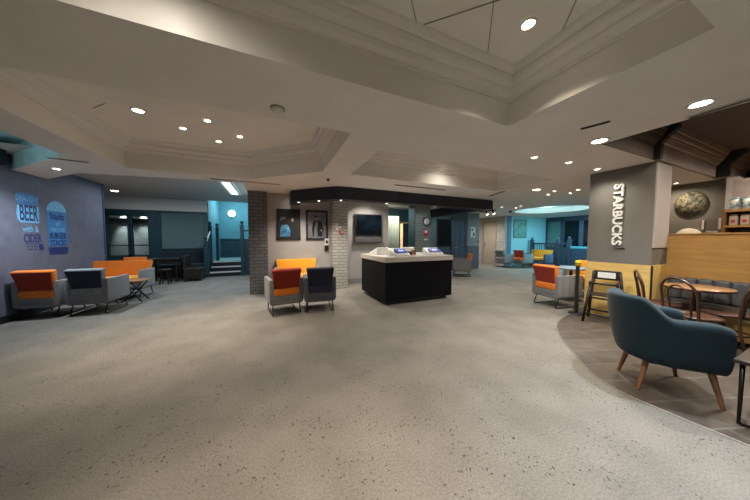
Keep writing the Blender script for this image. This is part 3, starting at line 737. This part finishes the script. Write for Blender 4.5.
# dark pub furniture at the back left
def pub_table(x, y, w, d, label, rz=0):
    t = thing('pub_table', label, 'table', (x, y, 0), rz, 'dark pub tables')
    MB().box(-w/2, w/2, -d/2, d/2, .73, .77, .01).build('tabletop', dark_wood, t)
    MB().box(-w/2+.05, w/2-.05, -d/2+.05, d/2-.05, .64, .73).build('apron', dark_wood, t)
    for a in (-1, 1):
        for b in (-1, 1): MB().lathe([(.03, 0), (.035, .1), (.022, .2), (.036, .4), (.03, .6), (.035, .64)], (a*(w/2-.08), b*(d/2-.08), 0), 12).build('leg', dark_wood, t)
pub_table(-3.22, 9.85, .85, .65, 'dark wooden pub table below the grey teal panel')
bq = thing('wall_bench', 'dark upholstered bench along the back wall behind the pub table', 'bench', (-2.95, 10.6, 0))
MB().box(-.68, .68, -.2, .2, .08, .4).box(-.64, .64, -.16, .2, 0, .08).build('base', dark_wood, bq)
smooth_by_angle(MB().box(-.68, .68, -.22, .2, .4, .5, .03, 3).build('seat', fabric('ink leather', (.015, .025, .035)), bq))
MB().box(-.68, .68, .12, .21, .5, .95, .03, 3).build('backrest', fabric('ink leather', (.015, .025, .035)), bq)
tb = thing('pub_armchair', 'dark boxy chair beside the stairs newel post', 'chair', (-2.42, 9.75, 0), 90)
MB().box(-.3, .3, -.25, .25, .1, .45, .03).build('seat', dark_wood, tb); MB().box(-.3, .3, .17, .25, .45, .85, .02).build('backrest', dark_wood, tb)
for a in (-1, 1):
    for b in (-1, 1): MB().box(a*.25-.025, a*.25+.025, b*.2-.025, b*.2+.025, 0, .1).build('leg', dark_wood, tb)
stl = thing('bar_stool', 'low dark stool left of the pub table', 'stool', (-3.05, 9.25, 0), 0)
MB().lathe([(0, .42), (.15, .42), (.17, .45), (.16, .48), (0, .49)], seg=20).build('seat', dark_wood, stl)
for k in range(4): MB().cyl((.15*math.cos(k*1.571+.78), .15*math.sin(k*1.571+.78), 0), (.1*math.cos(k*1.571+.78), .1*math.sin(k*1.571+.78), .43), .016).build('leg', dark_wood, stl)

# ------------------------------------------------------------------ wall graphics on the blue wall
ML = lambda y, z: frame_M((-4.0985, y, z), (0, 1, 0), (0, 0, 1))
b_mid = mat('mid blue print', (.05, .20, .48), .6, var=.1, scale=20); b_dark = mat('navy print', (.015, .025, .14), .6); b_light = mat('pale blue print', (.16, .45, .68), .6, var=.15, scale=15)
beer = thing('wall_graphic', 'blue beer glass lettering graphic, left of the two on the blue wall', 'wall graphic', (0, 0, 0), 0, 'printed graphics on the blue wall')
def plate(poly, m, parent, name, off): MB().prism(poly, 0, .002, M=frame_M((-4.0995+off, 0, 0), (0, 1, 0), (0, 0, 1))).build(name, m, parent)
plate([(6.27, 2.20), (6.36, 2.24), (6.62, 2.22), (6.70, 2.18), (6.71, 2.03), (6.29, 2.03)], b_mid, beer, 'foam_panel', 0)
plate([(6.29, 2.01), (6.71, 2.01), (6.70, 1.70), (6.33, 1.70), (6.28, 1.76), (6.27, 1.86)], b_light, beer, 'band', 0)
text_mesh('lettering', 'DRAUGHT', .155, b_light, ML(6.49, 2.13) , .0012, beer, .60)
text_mesh('lettering', 'BEER', .40, b_dark, ML(6.50, 1.86), .0030, beer, .42, .006)
text_mesh('lettering', 'with &', .17, b_light, ML(6.52, 1.58), .0012, beer, .7)
text_mesh('lettering', 'CIDER', .22, b_dark, ML(6.55, 1.405), .0012, beer, .58, .004)
t = MB()
for k, (a, b) in enumerate(((6.40, 6.70), (6.42, 6.66), (6.42, 6.62))): t.box(-4.0995, -4.0975, a, b, 1.30-k*.05, 1.315-k*.05)
t.box(-4.0995, -4.0975, 6.67, 6.76, 1.18, 1.30)
t.build('small_print', b_dark, beer)
beer.location = (0, .06, 0)
stk = thing('wall_graphic', 'blue domed glass graphic with stacks lettering, right of the two on the blue wall', 'wall graphic', (0, 0, 0), 0, 'printed graphics on the blue wall')
y0, y1 = 6.93, 7.43; yc = (y0+y1)/2; hw = (y1-y0)/2
dome = [(yc+hw*math.cos(a*math.pi/16), 1.95+.24*math.sin(a*math.pi/16)) for a in range(17)]
plate(dome + [(y0+.02, 1.25), (y1-.02, 1.25)], b_mid, stk, 'glass_body', 0)
plate([(yc+hw*.97*math.cos(a*math.pi/16), 1.97+.21*math.sin(a*math.pi/16)) for a in range(17)], b_light, stk, 'dome', .0012)
plate([(y0+.01, 1.10), (y0+.06, 1.075), (y1-.06, 1.075), (y1-.01, 1.10), (y1-.01, 1.23), (y0+.01, 1.23)], b_dark, stk, 'base', 0)
for s_, sz, z, q in (('Stacks', .19, 1.86, .75), ('of', .15, 1.72, .9), ('stacked', .15, 1.60, .75), ('BURGER', .17, 1.46, .66), ('STACKS', .17, 1.31, .68)):
    text_mesh('lettering', s_, sz, b_light if z < 1.8 and z > 1.5 else b_dark, frame_M((-4.0955, yc, z), (0, 1, 0), (0, 0, 1)), .0012, stk, q, .002)

# ------------------------------------------------------------------ pictures on the centre wall
def poster(x, label, bgm, figs):
    t = thing('framed_poster', label, 'picture', (x, 6.75, 1.79), 0, 'framed film style posters')
    f = MB()
    W_, H_ = .30, .41
    f.box(-W_, W_, -.035, 0, -H_, -H_+.045).box(-W_, W_, -.035, 0, H_-.045, H_).box(-W_, -W_+.045, -.035, 0, -H_, H_).box(W_-.045, W_, -.035, 0, -H_, H_)
    f.build('frame', black_paint, t)
    MB().box(-W_+.04, W_-.04, -.012, -.004, -H_+.04, H_-.04).build('print', bgm, t)
    for nm, poly, m, k in figs: MB().prism(poly, 0, .001, M=frame_M((0, -.0125-.0012*k, 0), (1, 0, 0), (0, 0, 1))).build(nm, m, t)
ell = lambda cx, cy, a, b: [(cx+a*math.cos(k*math.pi/8), cy+b*math.sin(k*math.pi/8)) for k in range(16)]
skin = mat('print skin', (.5, .34, .24), .5); pblack = mat('print black', (.012, .012, .016), .5); pblue = rampmat('print blue', [(.3, (.02, .08, .2)), (.6, (.08, .35, .6)), (.75, (.5, .75, .85))], 9); pgrey = mat('print grey', (.16, .19, .22), .5)
poster(.42, 'left framed dark poster with two people, one in blue', rampmat('print night', [(.35, (.008, .008, .012)), (.65, (.03, .03, .04)), (.8, (.12, .06, .04))], 6),
       [('printed_figure', [(-.22, -.32), (-.2, -.08), (-.12, .02), (-.02, -.02), (.04, -.14), (.04, -.32)], pblue, 1), ('printed_figure', [(-.02, -.32), (.0, .0), (.08, .12), (.2, .1), (.24, -.05), (.24, -.32)], pblack, 0), ('printed_face', ell(.10, .12, .035, .05), skin, 1), ('printed_hair', ell(-.11, .05, .06, .07), pblack, 2), ('printed_glow', [(-.2, .1), (-.06, .16), (-.06, .2), (-.2, .2)], pgrey, 0)])
poster(1.17, 'right framed poster of a person in a dark coat on a grey ground', rampmat('print dusk', [(.3, (.12, .13, .17)), (.6, (.22, .22, .26)), (.8, (.35, .33, .34))], 4),
       [('printed_figure', [(-.12, -.32), (-.14, -.12), (-.1, .1), (.02, .15), (.13, .08), (.19, -.12), (.14, -.24), (.14, -.32)], pblack, 0), ('printed_shirt', [(-.09, -.32), (-.07, -.08), (-.03, .10), (.03, .1), (.0, -.1), (.02, -.32)], pgrey, 1), ('printed_face', ell(-.01, .19, .034, .05), skin, 1), ('printed_hair', ell(-.02, .235, .045, .03), pblack, 2), ('printed_hand', ell(.12, -.15, .025, .03), skin, 2)])
hs = thing('hand_dispenser', 'white and black wall dispenser beside the pale brick pier', 'dispenser', (1.43, 6.75, 1.22))
MB().box(-.055, .055, -.07, 0, .0, .19, .01).build('body', white_pl, hs); MB().box(-.03, .03, -.074, -.069, .05, .14).build('window', black_paint, hs); MB().box(-.055, .055, -.06, 0, -.15, -.0).build('drip_tray', black_paint, hs)
nt_ = thing('wall_notice', 'white paper notices above a small red sign on the pale brick pier', 'notice', (1.70, 6.45, 1.72))
MB().box(-.07, .0, -.004, 0, -.06, .12).box(.01, .08, -.004, 0, -.02, .04).build('sheet', paper, nt_)
t = MB()
for k in range(4): t.box(-.06, -.01, -.0055, -.004, .09-.035*k, .1-.035*k)
t.build('printed_lines', grey_paint, nt_)
fc = thing('fire_call_point', 'red fire call point below the paper notices on the pale brick pier', 'call point', (1.79, 6.45, 1.59))
MB().box(-.045, .045, -.04, 0, -.045, .045, .006).build('box', mat('signal red', (.5, .03, .025), .45), fc); MB().box(-.025, .025, -.043, -.039, -.02, .02).build('label', paper, fc)
tv = thing('television', 'black wall television over a dark shelf, right of the pale brick pier', 'television', (2.81, 6.98, 1.84))
MB().box(-.45, .45, -.09, -.02, -.35, .34, .012).build('body', black_paint, tv)
MB().box(-.42, .42, -.094, -.089, -.31, .31).build('screen', mat('dim blue screen', (.003, .007, .012), .2, var=.6, scale=4, spec=.3), tv)
MB().box(-.12, .12, -.03, 0, -.1, .1).build('bracket', black_paint, tv)
sb = tag(MB().box(2.34, 3.28, 6.86, 7.0, 1.30, 1.47, .01).build('media_shelf', mat('grey shelf', (.11, .11, .115), .5)), 'dark grey box shelf directly below the television', 'shelf')

# passage curtain, door, clock, notices
cu = MB(); rows = []
for z in (.05, 1.0, 2.25):
    rows.append([(3.88+.50*k/40, 7.75+.03*math.sin(k*1.1), z) for k in range(41)])
cu.grid(rows); co = cu.build('curtain', fabric('pale green drape', (.34, .40, .35)))
co.modifiers.new('thick', 'SOLIDIFY').thickness = .006
tag(co, 'pale green pleated curtain at the left of the dark passage', 'curtain')
ck = thing('wall_clock', 'round black-rimmed wall clock on the green brick pier', 'clock', (5.08, 7.0, 2.02))
RX = Matrix.Rotation(R(90), 4, 'X')
MB().lathe([(.13, 0), (.155, 0), (.16, .02), (.15, .04), (.13, .03), (.13, 0)], seg=28, M=RX).build('rim', black_paint, ck)
MB().lathe([(0, .012), (.135, .012), (.135, .0), (0, 0)], seg=28, M=RX).build('dial', paper, ck)
MB().box(-.006, .006, -.018, -.014, -.02, .10).box(-.008, .05, -.018, -.014, -.006, .006).build('hands', black_paint, ck)
fn = thing('fire_notice', 'red and white fire notice below the clock', 'sign', (5.06, 7.0, 1.62))
MB().box(-.085, .085, -.006, 0, -.13, .13).build('board', mat('signal red', (.5, .03, .025)), fn); MB().box(-.055, .055, -.0075, -.006, .0, .09).build('white_panel', paper, fn)
tag(MB().box(4.98, 5.14, 6.99, 7.0, 1.36, 1.41).build('wall_notice', paper), 'small white strip notice under the red fire notice', 'notice')
pn = thing('wall_notice', 'white paper notice with a dark picture on the grey pier', 'notice', (8.62, 8.25, 1.72))
MB().box(-.14, .14, -.006, 0, -.24, .24).build('sheet', paper, pn); MB().box(-.02, .10, -.0075, -.006, -.2, -.02).box(-.1, .0, -.0075, -.006, .05, .18).build('printed_picture', mat('print grey red', (.2, .1, .1), .6), pn)
tag(MB().box(8.93, 8.98, 8.235, 8.25, 1.2, 1.34).build('light_switch', black_paint), 'small dark switch plate on the right edge of the grey pier', 'switch')
tag(MB().box(4.2, 4.5, 10.86, 10.9, 1.2, 1.9).build('framed_print', rampmat('corridor print', [(.3, (.5, .3, .18)), (.7, (.8, .6, .4))], 5)), 'warm coloured print in the lit corridor beyond the passage', 'picture')

# ------------------------------------------------------------------ kiosk
kx0, kx1, ky0, ky1 = 2.13, 3.87, 4.32, 5.72
k = thing('order_counter', 'black island counter with a pale worktop in the middle of the room', 'counter', ((kx0+kx1)/2, (ky0+ky1)/2, 0))
hx, hy = (kx1-kx0)/2, (ky1-ky0)/2
MB().box(-hx+.09, hx-.09, -hy+.09, hy-.09, 0, .08).build('plinth', black_paint, k)
MB().box(-hx, hx, -hy, hy, .08, .912, .004).build('body', kiosk_black, k)
MB().box(-hx-.002, hx+.002, -hy-.002, hy+.002, .078, .090).build('kick_trim', black_paint, k)
MB().box(-hx-.02, hx+.02, -hy-.02, hy+.02, .912, 1.02, .006).build('worktop', counter_white, k)
screen_blue = emit('blue screen', (.02, .04, .30), .9); scr_white = emit('screen white', (.6, .7, 1), .8)
tabproto = None
def tablet(x, y, rz, label):
    global tabproto
    if tabproto:
        t = dup(tabproto); t.location = (x, y, 1.02); t.rotation_euler = (0, 0, R(rz)); t['label'] = label; return t
    t = thing('order_tablet', label, 'tablet', (x, y, 1.02), rz, 'order tablets on the counter')
    M = Matrix(((0, 0, 1, 0), (1, 0, 0, 0), (0, 1, 0, 0), (0, 0, 0, 1)))
    smooth_by_angle(MB().prism([(-.16, 0), (.15, 0), (.15, .16), (.13, .17), (-.15, .04), (-.16, .02)], -.2, .2, M=M, bev=.008).build('stand', white_pl, t), 30)
    ns = Vector((0, -.13, .28)).normalized()
    MM = Matrix.Translation((0.03, -.01, .105+.012)) @ Matrix.Rotation(math.atan2(.13, .28), 4, 'X')
    MB().box(-.14, .14, -.10, .10, -.006, .003, .003, M=MM).build('bezel', black_paint, t)
    sc = MB().box(-.125, .125, -.088, .088, .003, .005, M=MM).build('screen', screen_blue, t)
    MB().box(-.05, -.01, -.03, .03, .005, .006, M=MM).box(.02, .06, -.03, .03, .005, .006, M=MM).build('tile', scr_white, sc)
    MB().box(-.185, -.13, -.09, .0, -.002, .018, .004, M=MM).build('card_reader', black_paint, t)
    tabproto = t; return t
tablet(2.62, 4.62, 5, 'white wedge order tablet with a blue screen, left on the counter front')
tablet(3.55, 4.62, -5, 'white wedge order tablet with a blue screen, right on the counter front')
tablet(2.45, 5.35, 200, 'order tablet seen from behind at the counter rear left corner')
tablet(3.25, 5.42, 180, 'order tablet seen from behind at the counter rear middle')
for x, y, lab, m, h in ((2.95, 4.72, 'black card machine beside the left order tablet', black_paint, .09), (3.12, 4.80, 'brown menu block beside the right order tablet', legwood, .12)):
    o = MB().box(x-.04, x+.04, y-.05, y+.05, 1.02, 1.02+h, .01).build('card_machine' if m is black_paint else 'menu_block', m); tag(o, lab, 'card machine' if m is black_paint else 'menu holder')
bt = thing('hand_gel_bottle', 'small white pump bottle by the rear left tablet', 'bottle', (2.52, 5.0, 1.02))
MB().lathe([(0, 0), (.03, 0), (.032, .01), (.032, .1), (.012, .125), (.012, .14), (0, .14)], seg=16).build('bottle', white_pl, bt); MB().tube([(0, 0, .14), (0, 0, .165), (-.03, 0, .165)], .006).build('pump', black_paint, bt)

# ------------------------------------------------------------------ far right: railing
rl = thing('railing', 'dark blue balustrade with ball-topped posts before the far windows', 'railing')
def rpost(x, y, z, r=.07, m=slate, n='post'):
    MB().box(x-r, x+r, y-r, y+r, 0, z-.12, .008).lathe([(0, 0), (.04, 0), (.04, .03), (.06, .08), (.04, .12), (0, .13)], (x, y, z-.12), 14).build(n, m, rl)
for y, z in ((8.3, 1.48), (7.05, 1.45), (6.55, 1.5)): rpost(13.0, y, z)
MB().box(12.96, 13.04, 7.1, 8.3, 1.12, 1.2, .01).box(12.97, 13.03, 7.1, 8.3, .18, .24).build('rail', slate, rl)
for kk in range(9): MB().box(12.985, 13.015, 7.18+kk*.12, 7.21+kk*.12, .24, 1.12).build('spindle', slate, rl)
MB().box(12.96, 13.04, 6.6, 7.0, 1.12, 1.2, .01).build('rail', slate, rl)
for kk in range(3): MB().box(12.985, 13.015, 6.66+kk*.12, 6.69+kk*.12, .0, 1.12).build('spindle', slate, rl)
MB().box(12.96, 13.04, 5.2, 6.5, .95, 1.05, .01).build('rail', mat('turquoise rail', (.10, .38, .48), .5), rl)

# ------------------------------------------------------------------ grey table by the pillar
gt = thing('bistro_table', 'small grey topped table behind the red armchair by the pillar', 'table', (6.3, 3.12, 0))
MB().box(-.34, .34, -.3, .3, .715, .745, .008).build('tabletop', mat('grey laminate', (.13, .135, .14), .4), gt)
MB().cyl((0, 0, .02), (0, 0, .715), .03).lathe([(0, 0), (.22, 0), (.22, .012), (.04, .03), (0, .03)]).build('pedestal', black_paint, gt)
# barrier post
bp_ = thing('barrier_post', 'black retractable barrier post with a yellow head by the pillar', 'barrier post', (5.20, 2.47, 0))
MB().lathe([(0, 0), (.12, 0), (.12, .012), (.10, .025), (.035, .03), (0, .03)]).build('base', black_paint, bp_)
MB().cyl((0, 0, .03), (0, 0, .90), .03).build('pole', black_paint, bp_)
MB().lathe([(0, .90), (.042, .90), (.042, .99), (.036, 1.0), (0, 1.0)]).build('head', mat('safety yellow', (.75, .55, .01), .45), bp_)
MB().lathe([(.0425, .945), (.044, .945), (.044, .955), (.0425, .955), (.0425, .945)]).build('band', black_paint, bp_)

# high chair
hc = thing('high_chair', 'dark wooden child high chair in front of the grey pillar', 'high chair', (5.10, 2.03, 0.0), -75)
hb = wood('dark high chair wood', (.010, .006, .005), .55, 'Z', 8, .3)
for a in (-1, 1):
    for b in (-1, 1):
        t0 = Vector((a*.16, b*.13, .68 if b < 0 else .84)); t1 = Vector((a*.23, b*.21, 0))
        d = MB(); d.tube([t1, t0], .026, seg=4); d.build('leg', hb, hc)
for a in (-1, 1):
    MB().box(a*.16-.02, a*.16+.02, -.2, .15, .655, .69, .008).build('armrest', hb, hc)
    MB().tube([(a*.215, -.195, .16), (a*.215, .195, .16)], .014, seg=4).build('side_rail', hb, hc)
    MB().tube([(a*.19, -.165, .42), (a*.19, .165, .42)], .014, seg=4).build('side_rail', hb, hc)
MB().box(-.18, .18, -.15, .15, .45, .475, .006).build('seat', hb, hc)
for z, yy, xx in ((.14, -.195, .21), (.42, -.165, .18), (.66, -.14, .16)): MB().tube([(-xx, yy, z), (xx, yy, z)], .016, seg=4).build('front_rail', hb, hc)
MB().tube([(-.21, .19, .14), (.21, .19, .14)], .016, seg=4).build('back_rail', hb, hc)
MB().box(-.17, .17, .115, .145, .70, .86, .02, 3).build('backrest', hb, hc)
MB().box(-.11, .11, .108, .114, .735, .83).build('label_card', paper, hc)

# pillar lettering
cup = tag(text_mesh('pillar_lettering', 'STARBUCKS', .166, mat('white letter', (.85, .84, .82), .4, var=.02), frame_M((5.432, 2.045, 1.815), (0, 0, -1), (0, -1, 0)), .014, None, 1.16, .005), 'white raised capital lettering running down the grey pillar', 'lettering')
cup2 = tag(text_mesh('pillar_lettering', 'COFFEE', .042, mat('dark letter', (.05, .045, .04), .5), frame_M((5.444, 2.0, 1.235), (0, -1, 0), (0, 0, 1)), .004, None, .9), 'small dark lettering below the white letters on the pillar', 'lettering')

# ------------------------------------------------------------------ cafe corner
pt = thing('booth_partition', 'oak panelled booth partition right of the pillar', 'partition', (6.06, -.4, 0))
MB().box(-.06, .06, -1.6, 2.02, 0, 1.47).build('panel', oak, pt); MB().box(-.075, .075, -1.6, 2.02, 1.47, 1.49, .004).build('cap', oak, pt)
bn = thing('banquette', 'grey upholstered banquette below the oak partition', 'banquette', (5.78, -.05, 0))
MB().box(-.22, .2, -1.6, 1.62, .06, .36).build('base', yellow_ply, bn); MB().box(-.18, .2, -1.6, 1.62, 0.004, .06).build('plinth', black_paint, bn)
smooth_by_angle(MB().box(-.25, .2, -1.6, 1.62, .36, .46, .03, 3).build('seat', banq_f, bn))
t = MB()
for kk in range(22): t.box(.09, .2, -1.6+kk*.1463, -1.6+kk*.1463+.146, .46, .8, .03, 3)
smooth_by_angle(t.build('backrest', banq_f, bn))
rt = thing('round_table', 'round tan wooden table on a black pedestal before the banquette', 'table', (5.36, 1.16, .004))
MB().lathe([(0, .70), (.29, .70), (.308, .715), (.308, .73), (.30, .74), (0, .74)], seg=48).build('tabletop', tabletop_wood, rt)
MB().lathe([(.305, .708), (.312, .712), (.312, .728), (.305, .734), (.305, .708)], seg=48).build('edge_band', walnut, rt)
MB().cyl((0, 0, .02), (0, 0, .70), .035).lathe([(0, 0), (.13, 0), (.13, .012), (.05, .04), (0, .04)]).build('pedestal', black_paint, rt)
def bentwood(label, x, y, rz):
    t = thing('bentwood_chair', label, 'chair', (x, y, .004), rz, 'dark bentwood cafe chairs')
    zs = .455
    MB().lathe([(0, zs-.012), (.185, zs-.012), (.185, zs+.004), (.17, zs+.012), (0, zs+.006)], seg=32).build('seat', wood('worn cane brown', (.085, .038, .018), .3, 'X', 7, .3, coat=.4), t)
    MB().tube([(.19*math.cos(a*math.pi/16), .19*math.sin(a*math.pi/16), zs) for a in range(32)], .017, True).build('seat_ring', walnut, t)
    # outer hoop continues into the rear legs
    pts = [(-.205, .255, 0), (-.19, .20, .25), (-.175, .175, zs)]
    N = 14
    for q in range(N+1):
        a = math.pi-math.pi*q/N
        pts.append((.185*math.cos(a)*(1.0), .19+.065*(.25+.75*math.sin(a)), .72+.20*math.sin(a)))
    pts += [(.175, .175, zs), (.19, .20, .25), (.205, .255, 0)]
    MB().tube(pts, .0145).build('back_hoop', walnut, t)
    p2 = [(-.10, .165, zs)]
    for q in range(N+1):
        a = math.pi-math.pi*q/N
        p2.append((.115*math.cos(a), .185+.05*(.3+.7*math.sin(a)), .68+.15*math.sin(a)))
    p2 += [(.10, .165, zs)]
    MB().tube(p2, .011).build('inner_hoop', walnut, t)
    for sgn in (-1, 1): MB().tube([(sgn*.15, -.11, zs), (sgn*.165, -.135, .25), (sgn*.185, -.18, 0)], [.018, .016, .013]).build('leg', walnut, t)
    MB().tube([(.165*math.cos(a*math.pi/12), .165*math.sin(a*math.pi/12)+.01, .22) for a in range(24)], .010, True, 6).build('stretcher_ring', walnut, t)
    return t
bentwood('bentwood chair directly behind the petrol blue armchair, back to the camera', 4.73, 1.02, 62)
bentwood('bentwood chair close to the corner of the grey pillar', 5.18, 1.44, 28)
bentwood('bentwood chair at the right edge, beyond the low dark table', 5.26, .90, 165)

# wall art, shelf
art = thing('round_artwork', 'round painted artwork high on the taupe wall behind the partition', 'artwork', (8.3, 1.95, 2.15))
MY = Matrix.Rotation(R(-90), 4, 'Y')
oval = Matrix.Diagonal((.88, .70, .88, 1))
MB().lathe([(0, 0), (.31, 0), (.32, .015), (.31, .035), (.29, .03), (0, .03)], seg=40, M=oval @ MY).build('board', mat('dark green rim', (.05, .06, .04), .5), art)
MB().lathe([(0, .031), (.29, .031), (.29, .036), (0, .036)], seg=40, M=oval @ MY).build('painting', rampmat('leafy painting', [(.30, (.015, .015, .012)), (.45, (.05, .05, .03)), (.53, (.27, .22, .13)), (.60, (.03, .028, .02)), (.72, (.13, .22, .15))], 6, dist=1.5), art)
art2 = thing('round_artwork', 'cream and dark round artwork half hidden behind the oak partition', 'artwork', (8.3, 1.95, 1.36))
MB().lathe([(0, 0), (.30, 0), (.31, .015), (.30, .035), (0, .035)], seg=40, M=oval @ MY).build('board', rampmat('cream painting', [(.3, (.5, .44, .33)), (.55, (.62, .57, .46)), (.72, (.2, .17, .12))], 4), art2)
sh = thing('shelf_unit', 'wooden display shelf at the right edge behind the partition', 'shelf', (7.86, .80, 0))
for z in (1.615, 1.895): MB().box(-.16, .14, -.62, .62, z, z+.035).build('shelf_board', oak, sh)
MB().box(-.15, .14, .60, .64, 0, 1.95).build('side_panel', legwood, sh); MB().box(-.15, .14, -.64, -.60, 0, 1.95).build('side_panel', legwood, sh)
MB().box(.12, .15, -.62, .62, 0, 1.95).build('back_panel', dark_wood, sh); MB().box(-.15, .12, -.6, .6, 0, 1.40).build('cupboard', legwood, sh)
mb_ = thing('menu_board', 'pinkish menu board standing above the display shelf', 'sign', (7.93, 1.26, 1.93))
MB().box(0, .012, -.13, .13, 0, .58).build('board', mat('pale pink card', (.34, .28, .27), .6), mb_)
t = MB()
for kk in range(3): t.box(-.002, .0, -.10, .10-.03*kk, .50-.04*kk, .51-.04*kk)
t.build('printed_lines', grey_paint, mb_)
names = ['left end', 'second from left', 'middle', 'fourth from left']
cupm = rampmat('mug glaze', [(.35, (.06, .14, .2)), (.55, (.45, .5, .5)), (.7, (.55, .38, .2))], 12); bagm = mat('bag card', (.5, .42, .36), .6); bagr = mat('bag red', (.4, .05, .03), .6)
mp = bpro = None
for kk, nme in enumerate(names):
    y = 1.33-.115*kk
    if mp is None:
        mp = thing('patterned_mug', 'blue patterned mug on the upper shelf, %s' % nme, 'mug', (7.79, y, 1.93), 0, 'patterned mugs on the upper shelf')
        MB().lathe([(0, 0), (.045, 0), (.05, .02), (.056, .2), (.052, .2), (.046, .02), (0, .015)], seg=20).build('cup', cupm, mp); MB().lathe([(0, .198), (.058, .198), (.055, .22), (0, .225)], seg=20).build('lid', mat('mug lid', (.25, .35, .4), .4), mp)
        bpro = thing('coffee_bag', 'pale bag with a red square on the lower shelf, %s' % nme, 'coffee bag', (7.79, y, 1.65), 0, 'bags on the lower shelf')
        MB().box(-.04, .04, -.045, .045, 0, .17, .012).box(-.012, .012, -.042, .042, .165, .20, .004).build('bag', bagm, bpro); MB().box(-.0425, -.04, -.022, .022, .05, .10).build('label', bagr, bpro)
    else:
        o = dup(mp); o.location = (7.79, y, 1.93); o['label'] = 'blue patterned mug on the upper shelf, %s' % nme
        o = dup(bpro); o.location = (7.79, y, 1.65); o['label'] = 'pale bag with a red square on the lower shelf, %s' % nme

# ------------------------------------------------------------------ petrol blue tub chair
ch = thing('tub_armchair', 'petrol blue tub armchair with tapered wooden legs, nearest on the right', 'armchair', (3.385, .91, .004), 42)
rows = []; N = 48
def upath(s):
    """s 0..1 from left arm front round the back to the right arm front; returns (x,y,nx,ny)"""
    w, f, r = .262, -.265, .262; yb = .02
    L1 = yb-f; La = math.pi*r; tot = 2*L1+La+2*(w-r); d = s*tot
    if d < L1: return (-w, f+d, -1, 0)
    if d < L1+La:
        a = math.pi-(d-L1)/r; return ((w)*math.cos(a), yb+r*math.sin(a), math.cos(a), math.sin(a))
    e = min(1, (d-L1-La)/L1); return (w, yb-(yb-f)*e, 1, 0)
for k in range(N+1):
    s = k/N; x, y, nx, ny = upath(s)
    u = abs(s-.5)*2                                     # 0 at back centre, 1 at the arm fronts
    q = max(0, min(1, (u-.27)/.25)); q = q*q*(3-2*q)
    ht = .88-.17*q - .03*max(0, (u-.85)/.15)
    lean = .06*(1-q)                                    # back leans outwards at the top
    th = .058+.016*q
    endf = 1 if 0 < k < N else .55
    ring = []
    zb = .27
    prof = [(-th*.5, zb+.03), (0, zb), (th*.6, zb+.015), (th, zb+.06), (th*1.05, (zb+ht)/2), (th*1.0, ht-.05), (th*.7, ht-.012), (.0, ht), (-th*.7, ht-.012), (-th*1.0, ht-.05), (-th, (zb+ht)/2), (-th*.9, zb+.08)]
    for dn, z in prof:
        o_ = lean*max(0, (z-.35)/.5) - .03*max(0, (.45-z)/.18)
        dd_ = dn*endf+o_
        ring.append((x+nx*dd_, y+ny*dd_, z))
    rows.append(ring)
sh_ = MB(); sh_.grid(rows, True); so = sh_.build('shell', teal_f, ch)
m_ = so.modifiers.new('sub', 'SUBSURF'); m_.levels = 1; m_.render_levels = 2
smooth_by_angle(MB().box(-.23, .23, -.28, .2, .27, .345, .03, 3).build('seat_base', teal_f, ch))
smooth_by_angle(MB().box(-.205, .205, -.30, .18, .345, .455, .04, 4).build('seat_cushion', teal_f, ch))
for a, b in ((-1, -1), (1, -1), (-1, 1), (1, 1)):
    yf = -.18 if b < 0 else .17; xs = .225 if b < 0 else .14
    MB().cyl((a*(xs+.035), yf+b*.06, 0), (a*xs, yf, .285), .013, .024, 14).build('leg', legwood, ch)

# low dark side table at the right edge
lt = thing('side_table', 'low dark side table cut off by the right edge of the photo', 'table', (3.43, .23, .004))
MB().box(-.27, .27, -.27, .27, .47, .50, .004).build('tabletop', dark_wood, lt)
for a in (-1, 1):
    MB().tube([(a*.235, -.235, .47), (a*.235, -.235, .012), (a*.235, .235, .012), (a*.235, .235, .47)], .013, seg=4).build('leg', sled_m, lt)

# ------------------------------------------------------------------ world, camera, view
wld = bpy.data.worlds.new('World'); S.world = wld; wld.use_nodes = True
wld.node_tree.nodes['Background'].inputs[0].default_value = (.5, .6, .7, 1); wld.node_tree.nodes['Background'].inputs[1].default_value = .02
cd = bpy.data.cameras.new('Camera'); cd.sensor_width = 36; cd.lens = 36*235/750; cd.clip_start = .05
co_ = bpy.data.objects.new('Camera', cd); COL.objects.link(co_); co_.location = (0, 0, 1.4)
co_.rotation_euler = (R(90-2.68), 0, R(-23.67)); S.camera = co_
S.view_settings.view_transform = 'Standard'; S.view_settings.look = 'None'; S.view_settings.gamma = 1; S.view_settings.exposure = 0.36; S.view_settings.use_curve_mapping = False
S.cycles.max_bounces = 8
